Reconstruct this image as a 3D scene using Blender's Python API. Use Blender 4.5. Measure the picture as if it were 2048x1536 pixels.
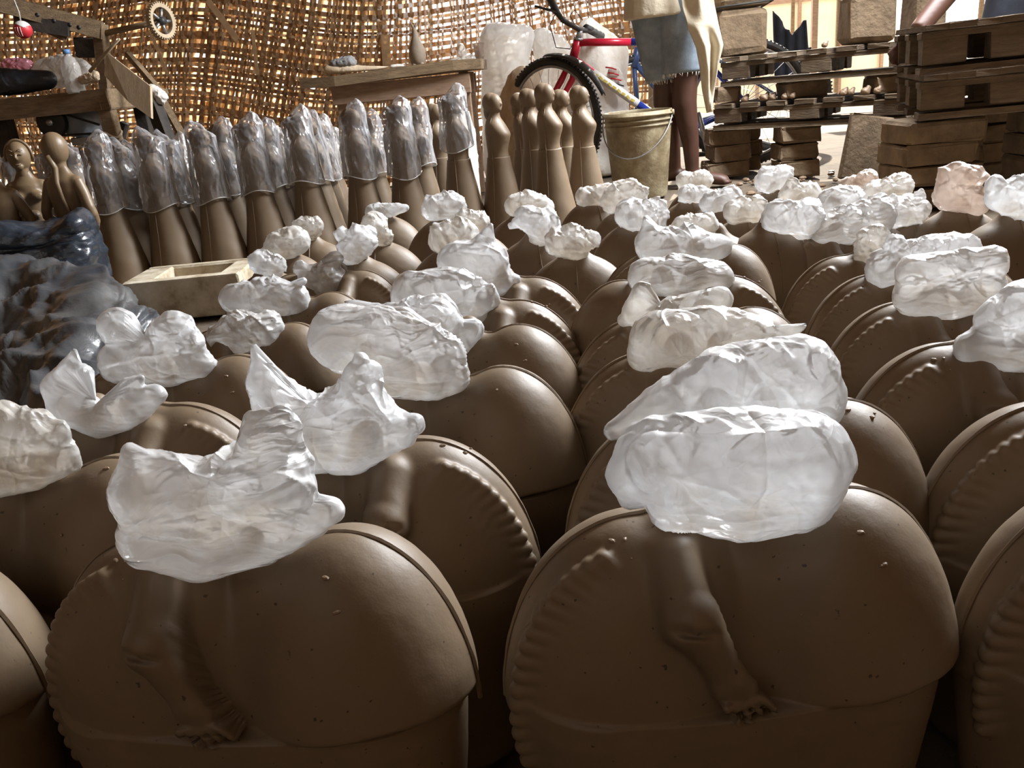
import bpy, bmesh, random
import numpy as np
from math import *
from mathutils import Vector, Matrix, noise as mnoise
for o in list(bpy.data.objects): bpy.data.objects.remove(o)
SC = bpy.context.scene
COL = SC.collection
# ------------------------------------------------------------------ camera
ZC = .55; F = 1700.
PIT = radians(19.8); ROL = radians(5.5); YAW = radians(4.2)
CP = np.array([0, 0, ZC])
_h = np.array([-sin(YAW), cos(YAW), 0]); _r = np.array([cos(YAW), sin(YAW), 0]); _z = np.array([0, 0, 1.])
CF = _h*cos(PIT) - _z*sin(PIT); _u = _h*sin(PIT) + _z*cos(PIT)
CR = _r*cos(ROL) - _u*sin(ROL); CU = _u*cos(ROL) + _r*sin(ROL)
cam = bpy.data.cameras.new('camera'); camo = bpy.data.objects.new('camera', cam); COL.objects.link(camo)
cam.sensor_width = 36; cam.lens = F/2048*36; cam.clip_start = .02; cam.clip_end = 300
M = Matrix.Identity(4)
for i in range(3):
    M[i][0] = CR[i]; M[i][1] = CU[i]; M[i][2] = -CF[i]; M[i][3] = CP[i]
camo.matrix_world = M
SC.camera = camo
# ------------------------------------------------------------------ light
SC.view_settings.view_transform = 'Standard'; SC.view_settings.look = 'None'
SC.view_settings.gamma = 1; SC.view_settings.use_curve_mapping = False
SC.view_settings.exposure = 0.68
W = bpy.data.worlds.new('sky'); SC.world = W; W.use_nodes = True
bg = W.node_tree.nodes['Background']; bg.inputs[0].default_value = (.93, .96, 1, 1); bg.inputs[1].default_value = 2.2
def lamp(name, kind, loc, rot, energy, color, **k):
    l = bpy.data.lights.new(name, kind); l.energy = energy; l.color = color
    for a, b in k.items(): setattr(l, a, b)
    o = bpy.data.objects.new(name, l); COL.objects.link(o); o.location = loc; o.rotation_euler = rot
    return o
def aim(o, tgt):
    d = Vector(tgt) - o.location; o.rotation_euler = d.to_track_quat('-Z', 'Y').to_euler()
s = lamp('sun', 'SUN', (2, 9, 6), (0, 0, 0), 9.0, (1, .93, .82), angle=.01); aim(s, (-.6, 0, 0))
a = lamp('roof_opening_light', 'AREA', (1.75, 3.0, 2.4), (0, 0, 0), 400, (.92, .96, 1), shape='RECTANGLE', size=1.7, size_y=1.5); aim(a, (.2, 1.1, .2))
a = lamp('fill_light', 'AREA', (-1.2, -1.3, 2.2), (0, 0, 0), 4.5, (1, .97, .93), shape='RECTANGLE', size=1.6, size_y=1.2); aim(a, (0, 2.5, .4))  # added weak fill lamp behind the camera; the wall there has no door

# ------------------------------------------------------------------ helpers
def ray(px, py): return CF + CR*(px-1024)/F + CU*(768-py)/F
def aty(px, py, Y):
    d = ray(px, py); return CP + d*(Y/d[1])
def atz(px, py, z):
    d = ray(px, py); return CP + d*((z-ZC)/d[2])
def scale_at(P): return float((np.array(P)-CP) @ CF)/F      # metres per pixel there
def empty(name, loc=(0, 0, 0), rz=0):
    o = bpy.data.objects.new(name, None); COL.objects.link(o); o.location = loc; o.rotation_euler = (0, 0, rz)
    o.empty_display_size = .05
    return o
def tag(o, label=None, cat=None, group=None, kind=None):
    if label: o['label'] = label
    if cat: o['category'] = cat
    if group: o['group'] = group
    if kind: o['kind'] = kind
    return o
def link(name, me, mat, parent=None, smooth=True):
    if mat and len(me.materials) == 0: me.materials.append(mat)
    if smooth: me.polygons.foreach_set('use_smooth', [True]*len(me.polygons))
    o = bpy.data.objects.new(name, me); COL.objects.link(o)
    if parent: o.parent = parent
    return o
class MB:
    """collects shapes into one mesh"""
    def __init__(s): s.bm = bmesh.new()
    def box(s, c, size, rot=None, bev=0, jit=0, seed=0):
        g = bmesh.new(); bmesh.ops.create_cube(g, size=1)
        for v in g.verts: v.co = Vector((v.co.x*size[0], v.co.y*size[1], v.co.z*size[2]))
        if bev: bmesh.ops.bevel(g, geom=g.edges[:], offset=bev, segments=2, affect='EDGES', profile=.5)
        if jit:
            rn = random.Random(seed)
            for v in g.verts: v.co += Vector([rn.uniform(-jit, jit) for _ in range(3)])
        m = Matrix.Translation(Vector(c)) @ (rot.to_4x4() if rot else Matrix.Identity(4))
        return s._add(g, m)
    def _add(s, g, m):
        me = bpy.data.meshes.new('t'); g.transform(m); g.to_mesh(me); g.free(); s.bm.from_mesh(me); bpy.data.meshes.remove(me)
        return s
    def tube(s, pts, rad, seg=12, ry=1, closed=False):
        pts = [Vector(p) for p in pts]; n = len(pts)
        if not hasattr(rad, '__len__'): rad = [rad]*n
        rings = []; up = None
        for i, p in enumerate(pts):
            if closed: t = pts[(i+1) % n]-pts[i-1]
            else: t = pts[min(i+1, n-1)]-pts[max(i-1, 0)]
            t.normalize()
            if up is None:
                up = Vector((0, 0, 1)) if abs(t.z) < .9 else Vector((0, 1, 0))
            a = up.cross(t); a.normalize(); b = t.cross(a); up = b
            rings.append([s.bm.verts.new(p + a*rad[i]*cos(2*pi*k/seg) + b*rad[i]*ry*sin(2*pi*k/seg)) for k in range(seg)])
        for i in range(n if closed else n-1):
            r0, r1 = rings[i], rings[(i+1) % n]
            for k in range(seg): s.bm.faces.new((r0[k], r0[(k+1) % seg], r1[(k+1) % seg], r1[k]))
        if not closed:
            s.bm.faces.new(rings[0][::-1]); s.bm.faces.new(rings[-1])
        return s
    def ell(s, c, r, seg=24, rings=16, rot=None):
        g = bmesh.new(); bmesh.ops.create_uvsphere(g, u_segments=seg, v_segments=rings, radius=1)
        m = Matrix.Translation(Vector(c)) @ (rot.to_4x4() if rot else Matrix.Identity(4)) @ Matrix.Diagonal((r[0], r[1], r[2], 1))
        return s._add(g, m)
    def lathe(s, prof, c=(0, 0, 0), seg=40, rot=None, cap=True):
        g = bmesh.new(); R = []
        for r, z in prof: R.append([g.verts.new((r*cos(2*pi*k/seg), r*sin(2*pi*k/seg), z)) for k in range(seg)])
        for i in range(len(R)-1):
            for k in range(seg): g.faces.new((R[i][k], R[i][(k+1) % seg], R[i+1][(k+1) % seg], R[i+1][k]))
        if cap: g.faces.new(R[0][::-1]); g.faces.new(R[-1])
        return s._add(g, Matrix.Translation(Vector(c)) @ (rot.to_4x4() if rot else Matrix.Identity(4)))
    def poly(s, outline, thick, axis_map):
        """extruded outline; axis_map(u,v,w)->Vector"""
        a = [s.bm.verts.new(axis_map(u, v, 0)) for u, v in outline]; b = [s.bm.verts.new(axis_map(u, v, thick)) for u, v in outline]
        n = len(outline); s.bm.faces.new(a[::-1]); s.bm.faces.new(b)
        for i in range(n): s.bm.faces.new((a[i], a[(i+1) % n], b[(i+1) % n], b[i]))
        return s
    def mesh(s, name='m'):
        bmesh.ops.recalc_face_normals(s.bm, faces=s.bm.faces[:])
        me = bpy.data.meshes.new(name); s.bm.to_mesh(me); s.bm.free(); return me
    def build(s, name, mat, parent=None, smooth=False):
        o = link(name, s.mesh(name), mat, parent, smooth)
        return o
def smooth_by_angle(o, ang=40):
    me = o.data; me.polygons.foreach_set('use_smooth', [True]*len(me.polygons))
    bm = bmesh.new(); bm.from_mesh(me)
    for e in bm.edges:
        if len(e.link_faces) == 2 and e.calc_face_angle(0) > radians(ang): e.smooth = False
    bm.to_mesh(me); bm.free(); return o
def remeshed(mb, voxel, it=6):
    me = mb.mesh('raw'); o = bpy.data.objects.new('tmp', me); COL.objects.link(o)
    m = o.modifiers.new('r', 'REMESH'); m.mode = 'VOXEL'; m.voxel_size = voxel
    m2 = o.modifiers.new('s', 'SMOOTH'); m2.iterations = it; m2.factor = .6
    dg = bpy.context.evaluated_depsgraph_get()
    out = bpy.data.meshes.new_from_object(o.evaluated_get(dg)); bpy.data.objects.remove(o)
    return out
# numpy noise
_rs = np.random.RandomState(5)
_perm = _rs.permutation(512); _perm = np.concatenate([_perm, _perm, _perm])
_g = _rs.normal(size=(512, 3)); _g /= np.linalg.norm(_g, axis=1)[:, None]
def pn(P):
    """gradient noise, P (n,3) -> about -1..1"""
    i = np.floor(P).astype(int); f = P-i; i = i & 511
    u = f*f*f*(f*(f*6-15)+10); out = 0
    for dx in (0, 1):
        for dy in (0, 1):
            for dz in (0, 1):
                h = _perm[(_perm[(_perm[(i[:, 0]+dx) & 511]+i[:, 1]+dy) & 511]+i[:, 2]+dz) & 511]
                g = _g[h]; d = f-np.array([dx, dy, dz])
                w = (u[:, 0] if dx else 1-u[:, 0])*(u[:, 1] if dy else 1-u[:, 1])*(u[:, 2] if dz else 1-u[:, 2])
                out = out + w*np.sum(g*d, axis=1)
    return out*1.5
def ridge(P): return 1-2.2*np.abs(pn(P))
def crumple(P, seed, ax=None):
    """crumpled film displacement, unit-size coordinates"""
    P = P+seed*7.31
    q = P+.30*np.stack([pn(P*1.7), pn(P*1.7+31), pn(P*1.7+57)], 1)
    d = .60*ridge(q*1.3)+.30*ridge(q*2.7+9)+.12*ridge(q*5.6+3)-.04*ridge(q*11+5)
    return d
def folds(P, seed, n=22, w=.10, vert=None):
    """straight sharp creases at random across unit-size coordinates; vert stretches their choice of direction"""
    r = np.random.RandomState(int(seed)*7+1); out = np.zeros(len(P)); q = P+.10*np.stack([pn(P*1.3+seed), pn(P*1.3+seed+20), pn(P*1.3+seed+40)], 1)
    for k in range(n):
        nn = r.normal(size=3)*(vert if vert is not None else np.array([1, 1, 1.])); nn /= np.linalg.norm(nn)
        c = r.uniform(-1, 1, 3)*np.array([1.3, .6, .8]); d = np.abs((q-c)@nn); g = np.exp(-np.sum((P-c)**2, 1)/r.uniform(.3, 1.2))
        out += r.choice([-.7, 1])*r.uniform(.5, 1)*np.exp(-d/(w*r.uniform(.5, 1.6)))*g
    return out
# SDF
def s_ell(P, c, r):
    q = (P-np.array(c))/np.array(r); k = np.linalg.norm(q, axis=1); return (k-1)*min(r)
def s_cap(P, a, b, ra, rb=None):
    if rb is None: rb = ra
    a = np.array(a, float); b = np.array(b, float); ab = b-a; t = np.clip(((P-a)@ab)/max(ab@ab, 1e-12), 0, 1)
    return np.linalg.norm(P-a-t[:, None]*ab, axis=1)-(ra+(rb-ra)*t)
def smin(a, b, k):
    h = np.clip(.5+.5*(b-a)/k, 0, 1); return b*(1-h)+a*h-k*h*(1-h)
def smax(a, b, k): return -smin(-a, -b, k)
def raycast(sdf, c, D, tmax, n0=40, nb=12):
    """outermost surface along each direction"""
    N = len(D); lo = np.zeros(N); hi = np.full(N, tmax); done = np.zeros(N, bool)
    prev = np.full(N, tmax)
    for k in range(1, n0+1):
        t = tmax*(1-k/n0)+1e-6; act = ~done
        if not act.any(): break
        idx = np.where(act)[0]; v = sdf(c+D[idx]*t)
        ins = idx[v < 0]; lo[ins] = t; hi[ins] = prev[ins]; done[ins] = True; prev[idx] = t
    lo[~done] = 0; hi[~done] = 1e-4
    for _ in range(nb):
        m = (lo+hi)/2; v = sdf(c+D*m[:, None]); ins = v < 0; lo = np.where(ins, m, lo); hi = np.where(ins, hi, m)
    return c+D*lo[:, None]
def sphere_dirs(nu, nv, dens=None):
    u = np.arange(nu)/nu*2*pi
    v = np.linspace(0, 1, nv+1)[1:-1]*pi
    U, V = np.meshgrid(u, v)
    D = np.stack([np.sin(V)*np.sin(U), -np.sin(V)*np.cos(U), np.cos(V)], 2).reshape(-1, 3)
    D = np.vstack([D, [[0, 0, 1.], [0, 0, -1.]]])
    Fc = []; R = nv-1
    for j in range(R-1):
        for i in range(nu):
            a = j*nu+i; b = j*nu+(i+1) % nu; Fc.append((a, a+nu, b+nu, b))
    n = R*nu
    for i in range(nu):
        Fc.append((n, i, (i+1) % nu)); Fc.append((n+1, (R-1)*nu+(i+1) % nu, (R-1)*nu+i))
    return D, Fc
def make_mesh(name, V, Fc):
    me = bpy.data.meshes.new(name); me.from_pydata([tuple(v) for v in V], [], Fc); me.update(); return me
# ------------------------------------------------------------------ materials
MATS = {}
class NT:
    def __init__(s, name):
        s.m = bpy.data.materials.new(name); s.m.use_nodes = True; s.t = s.m.node_tree; s.n = s.t.nodes; s.l = s.t.links
        s.p = s.n['Principled BSDF']; s.out = s.n['Material Output']
    def node(s, t, **k):
        x = s.n.new(t)
        for a, b in k.items():
            if a.startswith('i_'): x.inputs[a[2:].replace('_', ' ')].default_value = b
            else: setattr(x, a, b)
        return x
    def noise(s, scale, detail=4, rough=.55, coord='Object', stretch=None, dist=0):
        tc = s.node('ShaderNodeTexCoord'); src = tc.outputs[coord]
        if stretch:
            mp = s.node('ShaderNodeMapping'); mp.inputs['Scale'].default_value = stretch; s.l.new(src, mp.inputs[0]); src = mp.outputs[0]
        n = s.node('ShaderNodeTexNoise'); n.inputs['Scale'].default_value = scale; n.inputs['Detail'].default_value = detail
        n.inputs['Roughness'].default_value = rough; n.inputs['Distortion'].default_value = dist; s.l.new(src, n.inputs['Vector']); return n.outputs['Fac']
    def ramp(s, fac, stops):
        r = s.node('ShaderNodeValToRGB'); e = r.color_ramp.elements
        while len(e) < len(stops): e.new(.5)
        for k, (p, c) in enumerate(stops): e[k].position = p; e[k].color = (c[0], c[1], c[2], 1) if hasattr(c, '__len__') else (c, c, c, 1)
        s.l.new(fac, r.inputs[0]); return r.outputs[0]
    def bump(s, fac, strength, dist=.01, prev=None):
        b = s.node('ShaderNodeBump'); b.inputs['Strength'].default_value = strength; b.inputs['Distance'].default_value = dist
        s.l.new(fac, b.inputs['Height'])
        if prev: s.l.new(prev, b.inputs['Normal'])
        return b.outputs[0]
def rough_mat(name, c1, c2, scale=20, rough=.8, bump=.4, bscale=60, bdist=.004, stretch=None, metal=0, spec=None, mid=None):
    t = NT(name); f = t.noise(scale, 6, .6, stretch=stretch)
    st = [(.3, c1), (.7, c2)] if mid is None else [(.3, c1), (.5, mid), (.7, c2)]
    t.l.new(t.ramp(f, st), t.p.inputs['Base Color']); t.p.inputs['Roughness'].default_value = rough; t.p.inputs['Metallic'].default_value = metal
    if spec is not None: t.p.inputs['Specular IOR Level'].default_value = spec
    t.l.new(t.bump(t.noise(bscale, 5, .6, stretch=stretch), bump, bdist), t.p.inputs['Normal'])
    return t.m
def clay_mat(name, base, rough=.52):
    t = NT(name); c = np.array(base)
    f = t.noise(6, 5, .6); col = t.ramp(f, [(.3, tuple(c*.86)), (.7, tuple(c*1.1))])
    sp = t.ramp(t.noise(210, 2, .4), [(.735, 0), (.755, 1)])                # small dark crumbs and pinholes
    mix = t.node('ShaderNodeMixRGB'); mix.inputs[2].default_value = (*(c*.3), 1); t.l.new(sp, mix.inputs[0]); t.l.new(col, mix.inputs[1])
    sm = t.ramp(t.noise(11, 4, .7, dist=.4), [(.60, 0), (.75, .3)])        # dusty pale smears
    mix2 = t.node('ShaderNodeMixRGB'); mix2.inputs[2].default_value = (*(c*1.5), 1); t.l.new(sm, mix2.inputs[0]); t.l.new(mix.outputs[0], mix2.inputs[1])
    t.l.new(mix2.outputs[0], t.p.inputs['Base Color'])
    t.p.inputs['Roughness'].default_value = rough; t.p.inputs['Specular IOR Level'].default_value = .42
    b = t.bump(t.noise(9, 4, .5), .25, .006); b = t.bump(sp, -.5, .0015, b); b = t.bump(t.noise(260, 3, .6), .18, .0008, b)
    t.l.new(b, t.p.inputs['Normal']); return t.m
def film_mat(name, color, dirt, trans=.28, lay=.45, dirt_lo=.52, bscale=26, stretch=(1, 1, 1), rough=.3, strength=.55):
    """thin crumpled polythene: diffuse + translucent + gloss over partial see-through"""
    t = NT(name); t.n.remove(t.p)
    col = t.ramp(t.noise(9, 5, .65, dist=.6), [(dirt_lo-.05, color), (dirt_lo+.22, dirt)])
    tc = t.node('ShaderNodeTexCoord'); nz = t.node('ShaderNodeTexNoise'); nz.inputs['Scale'].default_value = bscale*.5; nz.inputs['Detail'].default_value = 2
    t.l.new(tc.outputs['Object'], nz.inputs['Vector'])
    mx = t.node('ShaderNodeVectorMath', operation='MULTIPLY_ADD'); mx.inputs[1].default_value = (.06, .06, .06); t.l.new(nz.outputs['Color'], mx.inputs[0]); t.l.new(tc.outputs['Object'], mx.inputs[2])
    mp = t.node('ShaderNodeMapping'); mp.inputs['Scale'].default_value = stretch; t.l.new(mx.outputs[0], mp.inputs[0])
    vo = t.node('ShaderNodeTexVoronoi'); vo.inputs['Scale'].default_value = bscale*1.1; t.l.new(mp.outputs[0], vo.inputs['Vector'])
    rn2 = t.node('ShaderNodeTexNoise', noise_type='RIDGED_MULTIFRACTAL'); rn2.inputs['Scale'].default_value = bscale*.62; rn2.inputs['Detail'].default_value = 3; rn2.inputs['Roughness'].default_value = .42; rn2.inputs['Offset'].default_value = .85; rn2.inputs['Gain'].default_value = 1.6; rn2.inputs['Distortion'].default_value = .5; t.l.new(mp.outputs[0], rn2.inputs['Vector'])
    b = t.bump(vo.outputs['Distance'], strength*.85, .008)
    b = t.bump(rn2.outputs['Fac'], strength*1.25, .0050, b)
    d = t.node('ShaderNodeBsdfDiffuse'); tr = t.node('ShaderNodeBsdfTranslucent'); g = t.node('ShaderNodeBsdfGlossy'); tp = t.node('ShaderNodeBsdfTransparent')
    g.inputs['Roughness'].default_value = rough; g.inputs['Color'].default_value = (1, 1, 1, 1)
    tp.inputs['Color'].default_value = (.97, .97, .98, 1)
    for x in (d, tr): t.l.new(col, x.inputs['Color'])
    for x in (d, tr, g): t.l.new(b, x.inputs['Normal'])
    m1 = t.node('ShaderNodeMixShader'); m1.inputs[0].default_value = .55; t.l.new(d.outputs[0], m1.inputs[1]); t.l.new(tr.outputs[0], m1.inputs[2])
    fr = t.node('ShaderNodeFresnel'); fr.inputs[0].default_value = 1.38; t.l.new(b, fr.inputs['Normal'])
    ad = t.node('ShaderNodeMath', operation='ADD'); ad.inputs[1].default_value = .025; t.l.new(fr.outputs[0], ad.inputs[0])
    # see-through falls off where the film is seen edge on, and varies with how many layers lie together
    lw = t.node('ShaderNodeLayerWeight'); lw.inputs[0].default_value = .38; t.l.new(b, lw.inputs['Normal'])
    ly = t.ramp(t.noise(7, 3, .6, dist=1.2), [(.35, lay), (.65, 1)])
    a1 = t.node('ShaderNodeMath', operation='SUBTRACT'); a1.inputs[0].default_value = 1; t.l.new(lw.outputs['Facing'], a1.inputs[1])
    a2 = t.node('ShaderNodeMath', operation='MULTIPLY'); t.l.new(a1.outputs[0], a2.inputs[0]); t.l.new(ly, a2.inputs[1])
    a3 = t.node('ShaderNodeMath', operation='MULTIPLY'); t.l.new(a2.outputs[0], a3.inputs[0]); a3.inputs[1].default_value = trans
    m2 = t.node('ShaderNodeMixShader'); t.l.new(a3.outputs[0], m2.inputs[0]); t.l.new(m1.outputs[0], m2.inputs[1]); t.l.new(tp.outputs[0], m2.inputs[2])
    m3 = t.node('ShaderNodeMixShader'); t.l.new(ad.outputs[0], m3.inputs[0]); t.l.new(m2.outputs[0], m3.inputs[1]); t.l.new(g.outputs[0], m3.inputs[2])
    t.l.new(m3.outputs[0], t.out.inputs['Surface']); return t.m
def reed_mat(name, c1, c2):
    t = NT(name); t.n.remove(t.p)
    col = t.ramp(t.noise(9, 5, .7, stretch=(3, 3, 3)), [(.3, c1), (.7, c2)])
    b = t.bump(t.noise(120, 3, .6), .4, .003)
    d = t.node('ShaderNodeBsdfDiffuse'); tr = t.node('ShaderNodeBsdfTranslucent'); g = t.node('ShaderNodeBsdfGlossy'); g.inputs['Roughness'].default_value = .35
    for x in (d, tr): t.l.new(col, x.inputs['Color']); t.l.new(b, x.inputs['Normal'])
    m1 = t.node('ShaderNodeMixShader'); m1.inputs[0].default_value = .45; t.l.new(d.outputs[0], m1.inputs[1]); t.l.new(tr.outputs[0], m1.inputs[2])
    m3 = t.node('ShaderNodeMixShader'); m3.inputs[0].default_value = .07; t.l.new(m1.outputs[0], m3.inputs[1]); t.l.new(g.outputs[0], m3.inputs[2])
    t.l.new(m3.outputs[0], t.out.inputs['Surface']); return t.m
CLAY = clay_mat('brown_clay', (.172, .121, .074))
CLAYD = clay_mat('damp_clay', (.205, .135, .082), .5)
CLAYB = clay_mat('ochre_clay', (.18, .122, .068), .42)
BAGS = [film_mat('polythene', (.93, .94, .95), (.70, .58, .42), .42, dirt_lo=.56),
        film_mat('polythene_dusty', (.92, .91, .88), (.62, .50, .35), .36, dirt_lo=.48, bscale=30),
        film_mat('polythene_streaked', (.93, .93, .93), (.66, .56, .42), .42, dirt_lo=.52, bscale=24, stretch=(.6, 1, 3.2))]
BAGPINK = film_mat('polythene_pinkish', (.78, .66, .58), (.62, .48, .38), .3, dirt_lo=.55)
CLEAR = film_mat('clear_film', (.80, .80, .83), (.7, .65, .6), .97, lay=.75, dirt_lo=.7, bscale=26, stretch=(1.6, 1.6, .7), rough=.25, strength=.4)
WOOD = rough_mat('weathered_wood', (.13, .085, .045), (.26, .18, .10), 14, .85, .5, 50, .004, (1, 6, 6))
PALW = rough_mat('muddy_pallet_wood', (.070, .048, .029), (.155, .108, .065), 12, .9, .6, 40, .006, (1, 1, 4))
DARKW = rough_mat('tarred_wood', (.012, .010, .009), (.06, .045, .032), 14, .8, .5, 40, .004)
PINKW = rough_mat('pinkish_plank', (.27, .17, .11), (.40, .28, .19), 16, .8, .4, 60, .003, (1, 5, 5))
PALEW = rough_mat('pale_plywood', (.36, .27, .17), (.50, .40, .27), 10, .8, .3, 60, .003, (6, 1, 1))
ADOBE = rough_mat('adobe', (.120, .082, .048), (.225, .158, .096), 16, .92, .7, 45, .008)
PLAST = rough_mat('plaster', (.26, .19, .115), (.62, .56, .45), 16, .9, .6, 60, .004, mid=(.48, .41, .30))
FLOORM = rough_mat('dirt_floor', (.075, .055, .037), (.16, .12, .08), 4, .95, .8, 25, .01)
TARP = rough_mat('black_polythene', (.010, .014, .022), (.03, .04, .055), 7, .30, .5, 16, .010, spec=.8, stretch=(1, 1, 2.5))
TARPD = rough_mat('dusty_black_polythene', (.022, .030, .042), (.085, .085, .082), 5, .30, .35, 22, .008, spec=.9)
BLACK = rough_mat('black_rubber', (.012, .012, .013), (.035, .033, .03), 30, .55, .3, 80, .002)
STEEL = rough_mat('dull_steel', (.30, .31, .33), (.48, .49, .50), 30, .35, .1, 80, .001, metal=.8)
MOTOR = rough_mat('grey_motor_paint', (.20, .23, .26), (.34, .37, .40), 20, .5, .3, 60, .002)
RED = rough_mat('red_enamel', (.45, .012, .035), (.55, .02, .05), 8, .25, .02, 80, .001)
BLUE = rough_mat('blue_enamel', (.02, .04, .28), (.03, .06, .36), 8, .25, .02, 80, .001)
BLUE2 = rough_mat('dark_blue_enamel', (.03, .06, .16), (.05, .09, .22), 8, .35, .02, 80, .001)
SACK = rough_mat('white_woven_sack', (.66, .60, .50), (.88, .86, .82), 9, .7, .5, 30, .01)
SACKF = film_mat('sack_film', (.93, .92, .90), (.75, .68, .56), .12, dirt_lo=.55, bscale=12)
SACKT = rough_mat('tan_woven_sack', (.40, .29, .18), (.62, .50, .36), 9, .75, .5, 30, .01)
BUCKM = rough_mat('muddy_plastic', (.13, .09, .045), (.40, .35, .23), 12, .6, .5, 40, .005, mid=(.24, .19, .11))
SKIN = rough_mat('brown_skin', (.060, .024, .014), (.085, .036, .022), 12, .5, .15, 120, .001)
DENIM = rough_mat('faded_denim', (.13, .16, .20), (.27, .32, .37), 14, .85, .5, 180, .002)
SHIRT = rough_mat('beige_cotton', (.52, .44, .32), (.68, .61, .47), 8, .85, .4, 20, .01)
DCLOTH = rough_mat('dark_cloth', (.012, .014, .022), (.03, .035, .05), 10, .9, .3, 60, .003)
PINK = film_mat('pink_film', (.75, .30, .36), (.55, .25, .25), .3, dirt_lo=.6)
def plain(name, c, r=.5, metal=0):
    t = NT(name); t.p.inputs['Base Color'].default_value = (*c, 1); t.p.inputs['Roughness'].default_value = r; t.p.inputs['Metallic'].default_value = metal; return t.m
WHITEP = plain('white_plastic', (.75, .73, .70)); REDP = plain('red_plastic', (.6, .03, .04)); BLUEP = plain('blue_cap', (.15, .3, .55))
HAIR = plain('black_hair', (.01, .008, .007), .6)
CORD = plain('dark_cord', (.03, .03, .028), .8)
LIGHTSTRAP = plain('pale_strap', (.5, .48, .42), .7)
GROUNDOUT = rough_mat('sunlit_sand', (.62, .55, .44), (.74, .68, .57), 3, .95, .4, 12, .02)
YWALL = rough_mat('yellow_plaster', (.80, .72, .50), (.88, .82, .64), 2, .9, .2, 12, .01)
MATWALL = rough_mat('reed_panel', (.16, .085, .035), (.30, .17, .07), 30, .9, .6, 40, .01, (1, 1, 8))
REEDS = [reed_mat('reed_%d' % i, a, b) for i, (a, b) in enumerate([((.36, .21, .095), (.56, .36, .18)), ((.27, .145, .06), (.44, .26, .12)), ((.52, .36, .20), (.70, .52, .32)), ((.32, .20, .10), (.52, .36, .20))])]

# ------------------------------------------------------------------ setting
def quad_slab(name, x0, x1, y0, y1, z0, z1, mat):
    o = MB().box(((x0+x1)/2, (y0+y1)/2, (z0+z1)/2), (x1-x0, y1-y0, z1-z0)).build(name, mat); tag(o, kind='structure'); return o
# floor with gentle unevenness
n = 90; xs = np.linspace(-4.6, 4.6, n); ys = np.linspace(-2.2, 6.2, n); X, Y = np.meshgrid(xs, ys)
P = np.stack([X.ravel(), Y.ravel(), 0*X.ravel()], 1)
P[:, 2] = -.012+.006*pn(P*2.2)+.004*pn(P*7)
fl = make_mesh('floor', P, [(j*n+i, j*n+i+1, (j+1)*n+i+1, (j+1)*n+i) for j in range(n-1) for i in range(n-1)])
tag(link('floor', fl, FLOORM), kind='structure')
tag(MB().box((0, 16, -.06), (60, 60, .06)).build('floor_outside', GROUNDOUT), kind='structure')
quad_slab('ceiling', -4.6, 4.6, -2.2, 6.3, 2.55, 2.62, MATWALL)
quad_slab('wall_left', -4.66, -4.6, -2.2, 6.2, 0, 2.55, MATWALL)
quad_slab('wall_right', 4.6, 4.66, -2.2, 6.2, 0, 2.55, MATWALL)
quad_slab('wall_front', -4.6, 4.6, -2.26, -2.2, 0, 2.55, MATWALL)
# woven reed wall at the back: every long strip its own piece
YW = 5.35
def warp(x, z):
    a = np.exp(-((x+2.2)/1.1)**2)
    dz = .10*np.sin(x*1.5+.6)+.16*a*np.sin((x+2.9)*1.5)-.05*x
    dx = .10*np.sin(z*2.2+x*.9)+.22*a*(z-.9)
    dy = .05*np.sin(x*2.3+z*1.7)+.03*np.sin(x*5.1-z*3)
    return dx, dy, dz
def strip_mesh(axis, c, w, lo, hi, pitch, phase, rn, yoff, amp=.006):
    n = int((hi-lo)/pitch)+1; V = []; th = .0012
    wob = rn.uniform(0, 50)
    for k in range(n):
        s_ = lo+k*pitch; off = amp*(1 if (k+phase) % 2 else -1)
        cc = c+.009*mnoise.noise(Vector((s_*1.6, wob, 0)))*2; ww = w*(1+.35*mnoise.noise(Vector((s_*4, wob, 7))))/2
        for sgn in (-1, 1):
            if axis == 'v': x, z = cc+sgn*ww, s_
            else: x, z = s_, cc+sgn*ww
            dx, dy, dz = warp(x, z)
            V.append((x+dx, YW+yoff+dy+off*(1 if axis == 'v' else -1)+sgn*.0012, z+dz))
    Fc = [(2*k, 2*k+2, 2*k+3, 2*k+1) for k in range(n-1)]
    return V, Fc
rn = random.Random(3)
wallo = empty('wall_back', (0, YW, 0)); tag(wallo, kind='structure')
def add_strip(axis, c, w, lo, hi, pitch, phase, yoff, mat, thick=True):
    V, Fc = strip_mesh(axis, c, w, lo, hi, pitch, phase, rn, yoff)
    V = [(x, y-YW, z) for x, y, z in V]
    if thick:
        n0 = len(V); V = V+[(x, y+.0022, z) for x, y, z in V]
        Fc = Fc+[tuple(i+n0 for i in reversed(f)) for f in Fc]
        m_ = len(Fc)//2
        Fc += [(2*k, 2*k+n0, 2*k+2+n0, 2*k+2) for k in range(m_)]+[(2*k+1, 2*k+3, 2*k+3+n0, 2*k+1+n0) for k in range(m_)]
    link('reed_strip', make_mesh('reed_strip', V, Fc), mat, wallo, False)
x = -4.3; k = 0; nv_ = 0
while x < .62:
    dense = x < -1.3
    w = rn.uniform(.008, .019) if not dense else rn.uniform(.010, .021)
    if rn.random() > .10: add_strip('v', x, w, .0, 2.45, .040, k, 0, rn.choice(REEDS)); nv_ += 1
    x += w+(rn.uniform(.003, .010) if dense else rn.uniform(.006, .014)); k += 1
z = .03; k = 0; nh_ = 0
while z < 2.45:
    w = rn.uniform(.012, .028)
    if rn.random() > .05: add_strip('h', z, w, -4.3, .66, .029, k, 0, rn.choice(REEDS)); nh_ += 1
    z += w+rn.uniform(.006, .017); k += 1
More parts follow.
